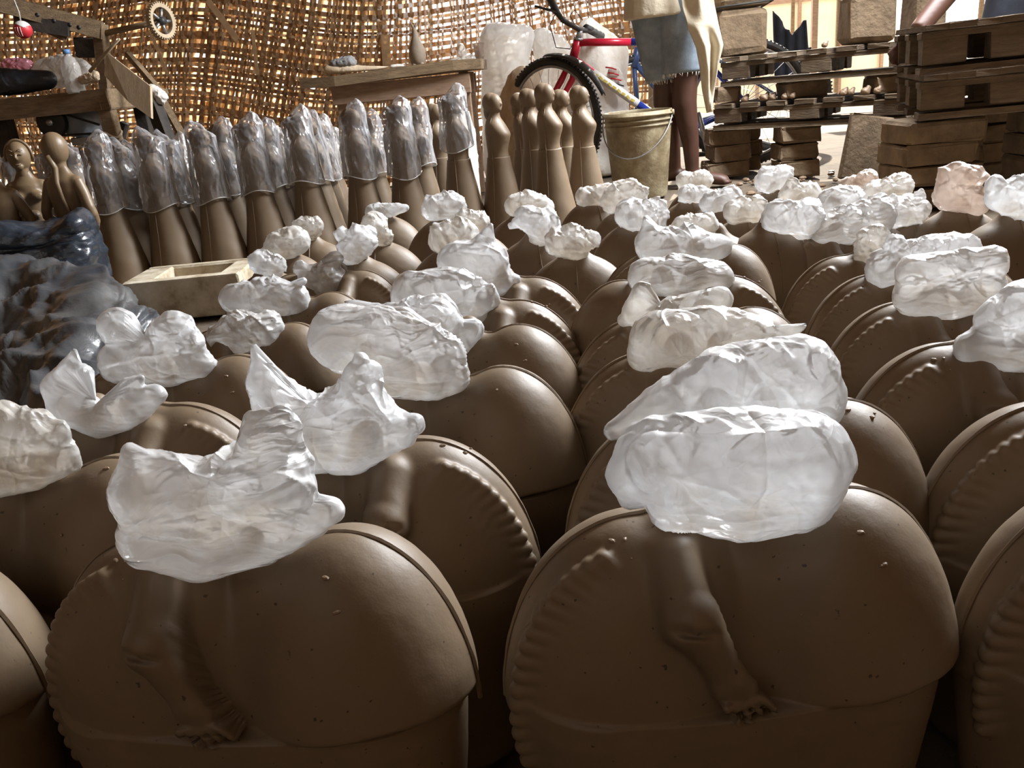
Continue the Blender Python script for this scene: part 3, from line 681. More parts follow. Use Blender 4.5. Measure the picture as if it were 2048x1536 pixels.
BD = {
 'A1': ([[(300, 1075, 62), (400, 1098, 64), (520, 1072, 58), (625, 1035, 40), (662, 1020, 25)], [(312, 990, 84), (420, 1005, 88), (545, 960, 84)], [(280, 960, 54), (262, 905, 16)], [(540, 930, 78), (548, 870, 52), (562, 838, 24)], [(520, 870, 40), (497, 838, 14)]], 'large crumpled white plastic bag with two peaks over the front left-of-centre figure', 2, -.03),
 'A2': ([[(600, 885, 58), (700, 885, 62), (795, 860, 40), (828, 848, 20)], [(570, 840, 62), (532, 770, 38), (511, 698, 10)], [(720, 820, 74), (722, 755, 36), (722, 722, 15)], [(620, 870, 70), (700, 860, 76)]], 'white plastic bag with a tall pointed left corner and notched top, second in its row', 0, -.025),
 'A3': ([[(672, 678, 55), (760, 700, 78), (850, 735, 60), (905, 748, 36)], [(700, 662, 46), (800, 668, 50), (880, 712, 42)], [(790, 750, 40), (870, 770, 26)]], 'long ribbed oval plastic bag lying to the left over the third left-of-centre figure', 2, -.025),
 'A4': ([[(790, 640, 38), (870, 640, 50), (922, 675, 28), (945, 660, 22)], [(760, 620, 14), (692, 604, 6)]], 'cloudy plastic bag with a thin spike to the left, behind the ribbed oval bag', 0, -.02),
 'A5': ([[(830, 592, 48), (900, 592, 54), (950, 605, 36)], [(955, 625, 24), (982, 600, 16)]], 'smooth dome-shaped see-through plastic bag, fifth in the left-of-centre row', 0, -.01),
 'A6': ([[(915, 525, 40), (970, 530, 46), (1005, 565, 28), (1028, 560, 13)], [(965, 500, 26), (981, 452, 8)]], 'white plastic bag with one upright pointed fin, sixth in the left-of-centre row', 0, -.01),
 'A7': ([[(885, 475, 22), (925, 468, 26)]], 'dusty knotted plastic bag with dark folds behind the finned bag', 1, 0),
 'A8': ([[(930, 440, 16), (962, 445, 15)]], 'small beige twisted plastic bag second from the back of the left-of-centre row', 1, 0),
 'A9': ([[(868, 418, 20), (905, 410, 22)], [(900, 392, 8)]], 'small white knotted bag at the back of the left-of-centre row', 0, 0),
 'B1': ([[(1308, 912, 80), (1450, 930, 112), (1600, 922, 100)], [(1370, 985, 74), (1490, 990, 92), (1585, 985, 82)], [(1246, 945, 26), (1262, 985, 24)]], 'large balloon-like white plastic bag on the front right figure', 0, -.035),
 'B2': ([[(1228, 862, 18), (1320, 815, 44), (1450, 765, 72), (1595, 750, 78)], [(1400, 820, 44), (1640, 790, 48)], [(1320, 850, 26), (1500, 845, 40), (1640, 820, 40)]], 'wide clear plastic bag with dark clay heads showing through, second in the right-of-centre row', 0, -.02),
 'B3': ([[(1318, 680, 58), (1420, 668, 54), (1500, 668, 38)], [(1290, 712, 34), (1345, 725, 28)], [(1515, 672, 24), (1590, 668, 12), (1606, 650, 10)]], 'creased white plastic bag with a ragged tail to the right, third in the right-of-centre row', 1, -.01),
 'B4': ([[(1285, 585, 22), (1272, 625, 28), (1248, 640, 13)], [(1300, 640, 26), (1345, 625, 26)], [(1345, 620, 26), (1440, 600, 26)]], 'tall narrow folded plastic bag, fourth in the right-of-centre row', 1, 0),
 'B5': ([[(1290, 552, 34), (1370, 555, 42), (1432, 558, 34)]], 'white twisted plastic bag like a rolled towel, fifth in the right-of-centre row', 2, 0),
 'B6': ([[(1308, 492, 36), (1380, 495, 38), (1436, 498, 28)], [(1300, 468, 18), (1292, 436, 5)], [(1388, 468, 9), (1384, 450, 4)]], 'white plastic bag with two sharp ears, sixth in the right-of-centre row', 0, 0),
 'B7': ([[(1365, 453, 17), (1410, 450, 20)]], 'small beige crumpled bag just behind the bag with sharp ears', 1, 0),
 'B8': ([[(1258, 428, 23), (1300, 438, 26), (1325, 425, 14)]], 'white puffy bag below the bucket, third from the back', 0, 0),
 'B9': ([[(1230, 398, 22), (1265, 390, 24)]], 'white bag standing just in front of the bucket', 1, 0),
 'B10': ([[(1170, 394, 16), (1215, 388, 17)]], 'flat beige bag at the left foot of the bucket', 1, 0),
 'C3': ([[(1945, 695, 34), (2020, 695, 48), (2100, 700, 45)], [(1995, 640, 42), (2050, 612, 52), (2105, 620, 50)]], 'bulging white plastic bag with a dark head inside, at the right edge', 0, -.02),
 'C4': ([[(1828, 592, 40), (1900, 595, 44), (1968, 580, 42)], [(1828, 545, 34), (1900, 535, 28), (1980, 525, 34)], [(1998, 505, 10)]], 'broad white plastic bag with a folded band, fourth in the far right row', 2, -.02),
 'C5': ([[(1775, 540, 34), (1850, 515, 34), (1930, 500, 24)], [(1790, 490, 16)]], 'pale sagging plastic bag behind the broad folded one at the right', 0, 0),
 'C6': ([[(1745, 478, 22), (1735, 515, 22)], [(1760, 465, 10)]], 'narrow upright plastic bag, sixth in the far right row', 1, 0),
 'C7': ([[(1650, 460, 24), (1700, 450, 32), (1755, 435, 28)], [(1760, 405, 13)]], 'wide white bag with an upturned right end, seventh in the far right row', 2, 0),
 'C8': ([[(1560, 438, 27), (1610, 435, 30)], [(1600, 462, 14)]], 'round white bag with a dark hollow, eighth in the far right row', 0, 0),
 'C9': ([[(1665, 403, 22), (1697, 403, 22)]], 'small pale upright bag behind the wide bag with the upturned end', 0, 0),
 'C10': ([[(1790, 425, 24), (1825, 420, 24)], [(1838, 400, 12), (1843, 384, 5)]], 'white bag with one pointed ear, left of the pinkish bag', 2, 0),
 'C11': ([[(1470, 425, 18), (1510, 418, 22)]], 'beige white bag at the front of the short back row', 1, 0),
 'C12': ([[(1420, 405, 17), (1460, 398, 20)]], 'white bag second in the short back row, with a grey hollow', 0, 0),
 'C13': ([[(1372, 363, 14), (1405, 360, 16)]], 'small beige knotted bag nearest the bare feet', 1, 0),
 'C13b': ([[(1375, 388, 15), (1405, 390, 13)]], 'small white bag just right of the bucket', 0, 0),
 'C14': ([[(1535, 360, 20), (1565, 352, 18)]], 'white knotted bag in front of the middle brick stack', 0, 0),
 'C15': ([[(1580, 392, 18), (1620, 388, 18)], [(1585, 368, 10)]], 'cream crumpled bag with a peaked left side, left of the leaning board', 1, 0),
 'C16': ([[(1688, 370, 9), (1735, 360, 17)]], 'flat pinkish beige bag at the foot of the leaning board', BAGPINK, 0),
 'C17': ([[(1750, 385, 17), (1800, 375, 20)]], 'cream bag in front of the right brick stack', 1, 0),
 'D1': ([[(1900, 388, 26), (1952, 405, 22)], [(1915, 356, 25), (1945, 352, 16)]], 'pinkish beige bulbous bag, near the right edge below the pallets', BAGPINK, 0),
 'D2': ([[(2000, 395, 27), (2055, 405, 38)], [(1992, 366, 15)], [(2040, 375, 25)]], 'white fluffy bag cut by the right edge below the pallets', 0, 0),
 'L1': ([[(0, 935, 58), (60, 932, 50), (128, 918, 32)], [(15, 860, 52), (70, 862, 42)], [(5, 820, 22)], [(110, 870, 28)]], 'crumpled white plastic bag cut by the left edge', 1, -.02),
 'L2': ([[(140, 810, 42), (200, 842, 34), (262, 815, 40), (310, 790, 22)], [(120, 775, 34), (148, 705, 10)], [(165, 745, 18)], [(265, 775, 24), (282, 758, 12)]], 'plastic bag shaped like a U with two ears, third in the left row', 0, -.02),
 'L3': ([[(240, 725, 42), (330, 722, 52), (400, 728, 28)], [(235, 655, 38)], [(352, 662, 38), (330, 690, 46)], [(388, 690, 24)]], 'puffy white plastic bag next to the black sheet, fourth in the left row', 0, -.015),
 'L4': ([[(440, 675, 22), (490, 665, 34), (535, 660, 26)]], 'small white bag tied off to the right, fifth in the left row', 2, 0),
 'L5': ([[(470, 598, 30), (540, 592, 42), (590, 600, 30)], [(604, 562, 12)]], 'white boxy plastic bag overlapping the plaster mould', 0, 0),
 'L6': ([[(618, 552, 20), (652, 555, 30)], [(668, 518, 14)], [(602, 535, 12)]], 'bow-shaped white bag, seventh in the left row', 2, 0),
 'L7': ([[(520, 525, 18), (550, 530, 18)]], 'thin clear bag standing behind the plaster mould', 0, 0),
 'L8': ([[(702, 502, 24), (722, 482, 24)], [(685, 472, 12)]], 'white ruffled bag, eighth in the left row', 0, 0),
 'L9': ([[(745, 452, 20), (762, 472, 17)]], 'white ruffled bag, ninth in the left row', 1, 0),
 'L10': ([[(745, 424, 12), (780, 420, 11), (810, 416, 6)]], 'small flat white bag pointing right, last in the left row', 0, 0),
 'L11': ([[(555, 495, 22), (590, 482, 24)], [(525, 506, 7)]], 'cream knotted bag before the tall figures, its tail to the left', 1, 0),
 'L12': ([[(614, 460, 18), (630, 450, 13)]], 'small cream twisted bag at the back left', 1, 0),
 'M1': ([[(1118, 487, 22), (1150, 490, 26), (1186, 476, 9)], [(1140, 458, 9)]], 'cream white bag with a wing to the right, between the two main rows', 1, 0),
 'M2': ([[(1055, 440, 22), (1085, 455, 27), (1078, 480, 17)], [(1026, 450, 8)]], 'bright white fan-folded bag, second between the two main rows', 0, 0),
 'M3': ([[(1030, 412, 17), (1055, 400, 15), (1092, 414, 13)]], 'cream bag at the back between the two main rows', 1, 0),
}
for k, v in BD.items(): bag(k, v[0], v[1], v[2], v[3])
# bags of the three figures whose heads lie outside the frame
for k, lab in (('C1', 'plastic bag over the figure at the lower right edge'), ('C2', 'plastic bag over the second figure of the far right row'), ('L0', 'plastic bag over the figure at the lower left edge')):
    src = BAGO['A5']; o = src.copy(); COL.objects.link(o); x0, y0 = FD[k][6]
    o.location = (x0, y0, .315); o.rotation_euler = (0, 0, 1.4 if k != 'L0' else -1.3); o.scale = (.62, .62, .62); tag(o, lab, 'bag')

# ------------------------------------------------------------------ tall clay women with film hoods
def tall_meshes():
    def skin(prof, name, seg=48):
        V = []; Fc = []
        for i, (z, rx, ry, ox) in enumerate(prof):
            for k in range(seg):
                a_ = 2*pi*k/seg; V.append((ox+rx*cos(a_), ry*sin(a_), z))
        n_ = len(prof)
        for i in range(n_-1):
            for k in range(seg): Fc.append((i*seg+k, i*seg+(k+1) % seg, (i+1)*seg+(k+1) % seg, (i+1)*seg+k))
        Fc.append(tuple(range(seg))[::-1]); Fc.append(tuple((n_-1)*seg+k for k in range(seg)))
        V = np.array(V)
        N = V*[1, 1, 0]; N /= np.linalg.norm(N, axis=1)[:, None]+1e-9
        V = V+N*(.0014*pn(V*22)+.0004*pn(V*90))[:, None]
        me = make_mesh(name, V, Fc); me.materials.append(CLAY); me.polygons.foreach_set('use_smooth', [True]*len(me.polygons)); return me
    def lerp(tab, n_):
        tab = np.array(tab); t = np.linspace(0, 1, n_); s_ = np.linspace(0, 1, len(tab))
        # smooth (cosine-free) Catmull interpolation
        out = []
        for q in t*(len(tab)-1):
            i = min(int(q), len(tab)-2); f = q-i; p0 = tab[max(i-1, 0)]; p1 = tab[i]; p2 = tab[i+1]; p3 = tab[min(i+2, len(tab)-1)]
            out.append(.5*((2*p1)+(-p0+p2)*f+(2*p0-5*p1+4*p2-p3)*f*f+(-p0+3*p1-3*p2+p3)*f**3))
        return [tuple(v) for v in out]
    sk = skin(lerp([(0, .094, .088, .004), (.06, .083, .078, .003), (.13, .069, .065, .002), (.20, .055, .052, .001), (.26, .044, .041, 0), (.290, .0400, .037, 0)], 40), 'skirt')
    to = skin(lerp([(.288, .0375, .035, 0), (.305, .036, .034, 0), (.325, .038, .035, .002), (.345, .0425, .036, .005), (.362, .0445, .037, .006), (.382, .037, .038, .001), (.400, .029, .034, -.003), (.412, .023, .026, -.004), (.425, .0185, .0195, -.002), (.440, .019, .019, 0)], 46), 'torso')
    mb = MB(); mb.ell((.001, 0, .456), (.0285, .0265, .033)); mb.ell((-.012, 0, .460), (.029, .0285, .033)); mb.ell((.0275, 0, .455), (.006, .0042, .0065)); mb.ell((.014, 0, .442), (.014, .014, .012)); mb.ell((-.024, 0, .434), (.015, .019, .030))
    hd = remeshed(mb, .0022, 6); hd.name = 'head'; hd.materials.clear(); hd.materials.append(CLAY); hd.polygons.foreach_set('use_smooth', [True]*len(hd.polygons))
    ws = MB().tube([(.0375*cos(a_)*1.03, .0352*sin(a_)*1.03, .2895) for a_ in np.linspace(0, 2*pi, 40, endpoint=False)], .0013, 5, closed=True).mesh('waist_seam'); ws.materials.append(CLAYD)
    z_ = np.linspace(.004, .415, 40); ry = np.interp(z_, [0, .06, .13, .20, .26, .29, .325, .36, .382, .40, .425], [.088, .078, .065, .052, .041, .037, .035, .037, .038, .034, .0175])
    ss = MB()
    for sg in (-1, 1):
        ss.tube([(.004+.004*sin(zz*14), sg*(r_+.0001), zz) for zz, r_ in zip(z_, ry)], .0016, 5)
    ssm = ss.mesh('mold_seam'); ssm.materials.append(CLAY)
    return dict(skirt=sk, torso=to, head=hd, waist_seam=ws, mold_seam=ssm)
TM = tall_meshes()
def tall(px, ytop, Y, rz, label, bagged, seed, blabel=None, short=False):
    p = aty(px, ytop, Y); H = float(np.clip((p[2]-(.012 if bagged else 0))/.492, .9, 1.12)); x = p[0]
    t = empty('tall_clay_woman', (x, Y, 0), radians(rz)); t.scale = (min(H, 1.0), min(H, 1.0), H)
    tag(t, label, 'figure', 'tall clay women in a row')
    for nm, me in TM.items():
        o = bpy.data.objects.new(nm, me); COL.objects.link(o); o.parent = t
    if not bagged: return t
    r_ = np.random.RandomState(seed); nu, nv = 120, 74; z0 = (.268 if not short else .325)*H+r_.uniform(-.012, .012); z1 = .49*H+r_.uniform(.008, .022)
    yaw = r_.uniform(-.5, .5); V = []
    for j in range(nv):
        f = j/(nv-1); z = z0+(z1-z0)*f
        base = np.interp(f, [0, .25, .5, .7, .85, .94, 1], [.054, .051, .050, .044, .039, .029, .008])
        pin = np.clip((f-.66)/.34, 0, 1)
        for k in range(nu):
            a_ = 2*pi*k/nu; ca, sa = cos(a_), sin(a_)
            sx = base*(1+.40*pin+.06*(1-f)); sy = base*(1-.55*pin)
            e_ = 1-.25*pin; x_ = sx*np.sign(ca)*abs(ca)**e_; y_ = sy*np.sign(sa)*abs(sa)**e_
            V.append((x_*cos(yaw)-y_*sin(yaw), x_*sin(yaw)+y_*cos(yaw), z))
    V = np.array(V)
    cor = V[:, 0]*cos(yaw)+V[:, 1]*sin(yaw); ff = (V[:, 2]-z0)/(z1-z0)
    V[:, 2] += np.where(ff > .8, (ff-.8)/.2, 0)*(.020*np.sign(cor)*np.minimum(abs(cor)/.02, 1)*r_.choice([-1, 1])+.010*pn(V*60+seed))
    V[:, 2] += np.clip(1-ff*6, 0, 1)*.010*np.sin(np.arctan2(V[:, 1], V[:, 0])*2+seed)
    N = V*[1, 1, 0]; N /= np.linalg.norm(N, axis=1)[:, None]+1e-9
    U = V*[34, 34, 16]; Vu = np.stack([V[:, 0]/.045, V[:, 1]/.045, (V[:, 2]-.39)/.11], 1); d = .0035*crumple(U*.5, seed)+.0045*folds(Vu, seed, 26, .10, np.array([1, 1, .45]))
    V = V+N*d[:, None]
    Fc = [(j*nu+k, j*nu+(k+1) % nu, (j+1)*nu+(k+1) % nu, (j+1)*nu+k) for j in range(nv-1) for k in range(nu)]
    Fc.append(tuple((nv-1)*nu+k for k in range(nu)))
    o = link('film_hood', make_mesh('film_hood', V, Fc), CLEAR); o.location = (x, Y, 0)
    mb = MB(); ring = [V[k] for k in range(0, nu, 3)]; mb.tube(ring, .0016, 5, closed=True); rim = mb.build('rolled_edge', BAGS[0], o, True)
    tag(o, blabel, 'bag', 'clear film hoods on the tall clay women')
    return t
FR = [(185, 272), (290, 258), (395, 248), (490, 236), (590, 220), (700, 208), (790, 200), (902, 180)]
nth = ['first', 'second', 'third', 'fourth', 'fifth', 'sixth', 'seventh', 'eighth']
for i, (px, yt) in enumerate(FR):
    tall(px, yt, 2.72+.035*i, -28+((i*37) % 13), f'film-hooded tall clay woman, {nth[i]} from the left in the front line', True, 20+i,
         f'clear film hood of the {nth[i]} tall clay woman in the front line', short=(i == 7))
BK = [(232, 280, 2.93), (260, 290, 3.1), (326, 270, 2.94), (350, 280, 3.10), (434, 240, 2.97), (456, 255, 3.13), (524, 243, 3.01), (547, 245, 3.18), (614, 228, 3.04), (634, 236, 3.20), (650, 242, 3.36), (732, 225, 3.10), (826, 203, 3.16), (134, 285, 2.86), (96, 296, 2.88), (20, 302, 2.86)]
des = ['behind the gap after the first front one', 'deep behind the gap after the first front one', 'just behind the second front one', 'deep behind the second front one', 'just behind the third front one', 'deep behind the third front one', 'just behind the fourth front one', 'deep behind the fourth front one', 'just behind the fifth front one', 'two behind the fifth front one', 'three behind the fifth front one', 'behind the sixth front one', 'behind the seventh front one', 'right of the clay bust with its back turned', 'hidden by the clay bust with its back turned', 'behind the smiling clay bust']
for (px, yt, Y), d_ in zip(BK, des):
    tall(px, yt, Y, -25+(px % 11), f'tall clay woman, {d_}', True, px, f'film hood of the tall clay woman {d_}')
for px, yt, Y, rz, lab in [(985, 185, 2.98, -30, 'bare-headed tall clay woman, leftmost without film, face in profile to the right'),
                           (1090, 165, 3.0, -22, 'bare-headed tall clay woman, middle of the three without film'),
                           (1160, 170, 3.12, -22, 'bare-headed tall clay woman, rightmost, next to the bucket'),
                           (868, 206, 3.34, -25, 'bare-headed tall clay woman behind the eighth hooded one'),
                           (1058, 176, 3.16, -22, 'bare-headed tall clay woman just behind the middle bare one'),
                           (1040, 185, 3.32, -22, 'bare-headed tall clay woman deepest behind the middle bare one'),
                           (1122, 178, 3.28, -22, 'bare-headed tall clay woman between the middle and rightmost bare ones')]:
    tall(px, yt, Y, rz, lab, False, 0)
# ------------------------------------------------------------------ small helpers for the workshop things
def V3(a): return Vector((float(a[0]), float(a[1]), float(a[2])))
def at(px, py, Y): return V3(aty(px, py, Y))
def beam(name, a, b, w, h, mat, parent=None, org=None, bev=.003, jit=.002, seed=0):
    """straight timber from a to b"""
    a, b = V3(a), V3(b)
    if org is not None: a -= V3(org); b -= V3(org)
    d = b-a; q = d.to_track_quat('X', 'Z').to_matrix()
    mb = MB(); mb.box((a+b)/2, (d.length, w, h), q, bev, jit, seed)
    return mb.build(name, mat, parent)
def blob(name, chains, mat, parent=None, ysq=1.2, amp=.12, seed=1, nu=110, kk=.3, freq=.7, org=None, world=True, flat=None):
    """soft lumpy closed body from px chains [(px,py,Y,r_px)...] or world chains [((x,y,z),r)]"""
    ch3 = []
    for ch in chains:
        l = []
        for c in ch:
            if len(c) == 4: p = aty(c[0], c[1], c[2]); l.append((p, c[3]*scale_at(p)))
            else: l.append((np.array(c[0], float), c[1]))
        ch3.append(l)
    pts = np.array([p for ch in ch3 for p, _ in ch]); w = np.array([r**3 for ch in ch3 for _, r in ch]); c0 = (pts*w[:, None]).sum(0)/w.sum()
    ch3 = [[(p-c0, r) for p, r in ch] for ch in ch3]; rm = max(r for ch in ch3 for _, r in ch)
    sdf0 = mix_chain_sdf(ch3, ysq, rm*kk)
    sdf = sdf0 if flat is None else (lambda P: smax(sdf0(P), flat-c0[2]-P[:, 2], .01))
    D, Fc = sphere_dirs(nu, int(nu*.6)); ext = max(np.linalg.norm(p)+r for ch in ch3 for p, r in ch)*1.5
    V = raycast(sdf, np.zeros(3), D, ext, 40, 10); U = V/rm
    n_ = np.linalg.norm(V, axis=1)[:, None]+1e-9
    d = amp*rm*crumple(U*freq, seed)
    if flat is not None: d = d*np.clip((V[:, 2]-(flat-c0[2]))/.03, 0, 1)
    V = V+V/n_*d[:, None]
    o = link(name, make_mesh(name, V, Fc), mat, parent); o.location = V3(c0)-(V3(org) if org is not None else Vector((0, 0, 0)))
    return o
# ------------------------------------------------------------------ plaster mould box
t = empty('plaster_mold', (-1.055, 2.36, 0), radians(4)); tag(t, 'dirty white plaster mould block with a hollow, lying left of the clay figures', 'mould')
g = MB(); w, d, h = .325, .23, .112
def slab(c, s_, sd): g.box(c, s_, None, .006, .0015, sd)
slab((0, 0, .028), (w, d, .056), 1)
slab((0, -d/2+.022, .083), (w, .044, .062), 2); slab((0, d/2-.018, .083), (w, .036, .062), 3)
slab((-w/2+.04, 0, .083), (.08, d-.06, .062), 4); slab((w/2-.03, 0, .083), (.06, d-.06, .062), 5)
g.build('block', PLAST, t)
g = MB(); g.ell((.03, .005, .058), (.07, .05, .018), 20, 12); g.ell((-.04, .0, .06), (.03, .045, .024), 20, 12); g.build('hollow_relief', rough_mat('stained_plaster', (.30, .20, .10), (.55, .45, .32), 25), t, True)
o = MB().box((0, 0, .008), (.62, .16, .016), None, .002, .002, 3).build('floor_board', PALEW); o.location = (-1.42, 2.56, 0); o.rotation_euler = (0, 0, .08); tag(o, 'pale board lying on the floor behind the plaster mould', 'board')
# ------------------------------------------------------------------ black plastic sheets
def sheet(name, rows, mat, label, seed, amp=.03, nu=120, nv=90, back=None):
    """draped sheet through rows of pixel/depth control points; the last rows reach the floor"""
    R = []
    for row in rows:
        l = [aty(a_, b_, Y_) if len(c_) == 3 else np.array(c_[:3]) for c_ in row for (a_, b_, Y_) in [c_[:3]]]
        R.append(l)
    R = np.array(R); nr, nc = R.shape[:2]
    def cat(A, q):
        i = min(int(q), len(A)-2); f = q-i; p0 = A[max(i-1, 0)]; p1 = A[i]; p2 = A[i+1]; p3 = A[min(i+2, len(A)-1)]
        return .5*((2*p1)+(-p0+p2)*f+(2*p0-5*p1+4*p2-p3)*f*f+(-p0+3*p1-3*p2+p3)*f**3)
    V = []
    for j in range(nv):
        row = cat(R, j/(nv-1)*(nr-1))
        for i in range(nu): V.append(cat(row, i/(nu-1)*(nc-1)))
    V = np.array(V); G = V.reshape(nv, nu, 3)
    du = np.gradient(G, axis=1); dv = np.gradient(G, axis=0); N = np.cross(du, dv).reshape(-1, 3); N /= np.linalg.norm(N, axis=1)[:, None]+1e-9
    if N[:, 2].mean() < 0: N = -N
    uu = np.tile(np.linspace(0, 1, nu), nv); vv = np.repeat(np.linspace(0, 1, nv), nu)
    Q = np.stack([V[:, 0]*3.2, V[:, 1]*3.2, V[:, 2]*5], 1)+seed
    Qn = (V-V.mean(0))/V.std(0)*.75
    dd = amp*(.35*crumple(Q*.75, seed)+.55*folds(Qn, seed, 34, .16, np.array([1, 1, 1.6]))+.42*folds(Qn, seed+3, 46, .06)+.22*folds(Qn, seed+5, 60, .03)+.4*ridge(np.stack([uu*3+vv*5, vv*4-uu*1.5, uu*0+seed], 1)*1.5)+.12*ridge(Q*5))
    V = V+N*dd[:, None]; V[:, 2] = np.maximum(V[:, 2], .002)
    Fc = [(j*nu+i, j*nu+i+1, (j+1)*nu+i+1, (j+1)*nu+i) for j in range(nv-1) for i in range(nu-1)]
    me = make_mesh(name, V, Fc); o = link(name, me, mat)
    m = o.modifiers.new('thickness', 'SOLIDIFY'); m.thickness = .002
    tag(o, label, 'plastic sheet'); return o
o1 = sheet('plastic_sheet', [
    [(-160, 470, 2.45), (0, 462, 2.45), (100, 455, 2.48), (175, 432, 2.5), (190, 440, 2.6)],
    [(-160, 468, 2.10), (0, 455, 2.10), (90, 458, 2.12), (158, 428, 2.16), (186, 436, 2.35)],
    [(-170, 520, 2.06), (0, 505, 2.06), (95, 500, 2.08), (172, 485, 2.12), (200, 490, 2.35)],
    [(-180, 600, 2.02), (0, 570, 2.02), (100, 565, 2.04), (190, 560, 2.10), (222, 560, 2.35)],
    [(-190, 700, 2.0), (0, 660, 2.0), (100, 655, 2.02), (215, 640, 2.08), (245, 630, 2.35)]], TARP, 'black polythene sheet wrapped round the base of the clay busts at the left', 3, .017)
o2 = sheet('plastic_sheet', [
    [(-260, 640, 2.0), (-60, 600, 2.0), (60, 590, 2.0), (180, 620, 1.98), (285, 655, 1.95)],
    [(-260, 560, 1.85), (-60, 538, 1.85), (65, 532, 1.85), (175, 572, 1.82), (298, 640, 1.80)],
    [(-280, 650, 1.62), (-60, 625, 1.62), (60, 622, 1.62), (190, 586, 1.58), (312, 650, 1.60)],
    [(-300, 740, 1.42), (-60, 700, 1.42), (70, 672, 1.40), (190, 655, 1.38), (300, 720, 1.42)],
    [(-320, 830, 1.24), (-60, 780, 1.24), (70, 752, 1.22), (180, 740, 1.20), (270, 800, 1.25)],
    [(-340, 960, 1.08), (-60, 890, 1.08), (60, 850, 1.06), (160, 850, 1.05), (230, 880, 1.08)],
    [(-340, 1180, 1.0), (-60, 1080, 1.0), (60, 1020, 1.0), (150, 1010, 1.0), (215, 1000, 1.05)]], TARPD, 'dusty black polythene sheet heaped on the floor at the left edge', 11, .042, 150, 130)
# ------------------------------------------------------------------ clay busts standing in the sheet
def bust(x, y, rz, label, face, sc=1.0):
    t = empty('clay_bust', (x, y, 0), radians(rz)); tag(t, label, 'figure', 'clay busts at the left'); t.scale = (sc, sc, sc)
    mb = MB()
    mb.tube([(0, 0, .0), (0, 0, .16), (0, 0, .255), (0, 0, .285), (0, .0, .33), (0, 0, .375), (0, 0, .405), (0, 0, .425), (0, 0, .45)], [.052, .048, .043, .043, .046, .052, .048, .030, .018], 32, .72)
    for sx in (-1, 1): mb.ell((sx*.040, 0, .400), (.021, .020, .020))
    if face:
        for sx in (-1, 1): mb.ell((sx*.028, -.034, .372), (.022, .014, .016))
    b = remeshed(mb, .004, 6); b.materials.clear(); link('torso', b, CLAYB, t)
    mb = MB(); mb.ell((0, 0, .492), (.033, .036, .044)); mb.tube([(0, 0, .43), (0, -.002, .465)], [.019, .018], 16)
    if face:
        mb.tube([(0, -.034, .502), (0, -.041, .488), (0, -.037, .484)], [.003, .0045, .003], 10)
        mb.ell((0, -.027, .462), (.013, .009, .010))
    hd = remeshed(mb, .0025, 4); hd.materials.clear(); link('head', hd, CLAYB, t)
    if face:
        for sx in (-1, 1):
            MB().tube([(sx*.007, -.0365, .496), (sx*.013, -.0355, .499), (sx*.020, -.0315, .497)], [.0012, .002, .0012], 6).build('closed_eye', CLAYD, t, True)
            MB().tube([(sx*.005, -.0365, .508), (sx*.013, -.0355, .513), (sx*.022, -.030, .508)], [.001, .0016, .001], 6).build('eyebrow', CLAYB, t, True)
        MB().tube([(-.010, -.0345, .471), (0, -.0385, .4685), (.010, -.0345, .471)], [.001, .0022, .001], 6).build('mouth', CLAYD, t, True)
        mb = MB(); mb.tube([(.037*cos(q), .004, .490+.049*sin(q)) for q in np.linspace(-.2, pi+.2, 16)], [.005]*16, 8); mb.build('hair_edge', CLAYB, t, True)
    else:
        mb = MB(); mb.tube([(0, .035, .478), (-.002, .021, .442), (-.008, .035, .405), (-.015, .036, .36), (-.022, .030, .32), (-.029, .023, .285)], [.008, .009, .008, .0065, .005, .003], 10); mb.build('braid', CLAYB, t, True)
    for sx in (-1, 1):
        mb = MB(); mb.tube([(sx*.042, 0, .405), (sx*.058, .004, .37), (sx*.072, .010, .330), (sx*.075, .008, .314), (sx*.067, -.006, .292), (sx*.054, -.016, .275), (sx*.044, -.02, .268)], [.018, .0165, .0145, .0145, .0125, .0105, .009], 16)
        mb.ell((sx*.041, -.022, .266), (.014, .009, .011)); m_ = remeshed(mb, .003, 4); m_.materials.clear(); link('arm', m_, CLAYB, t)
    MB().tube([(.0445*cos(q), .0325*sin(q), .272) for q in np.linspace(0, 2*pi, 32, endpoint=False)], .0016, 5, closed=True).build('waist_seam', CLAYD, t, True)
    return t
p = at(100, 262, 2.28); bust(p.x, 2.28, 168, 'ochre clay bust seen from behind with a braid down the back, hands on hips', False, p.z/.538)
p = at(28, 280, 2.46); bust(p.x, 2.46, 18, 'ochre clay bust facing the lens with closed eyes and a faint smile', True, p.z/.54)
p = at(-38, 290, 2.24); bust(p.x, 2.24, 8, 'ochre clay bust cut by the left edge, only its bent arm in view', False, p.z/.54)
o = blob('clay_lump', [[(50, 440, 2.26, 10), (72, 432, 2.3, 12)]], CLAYB, amp=.08, seed=4, nu=50); tag(o, 'small clay foot-shaped piece lying between the clay busts', 'clay piece')
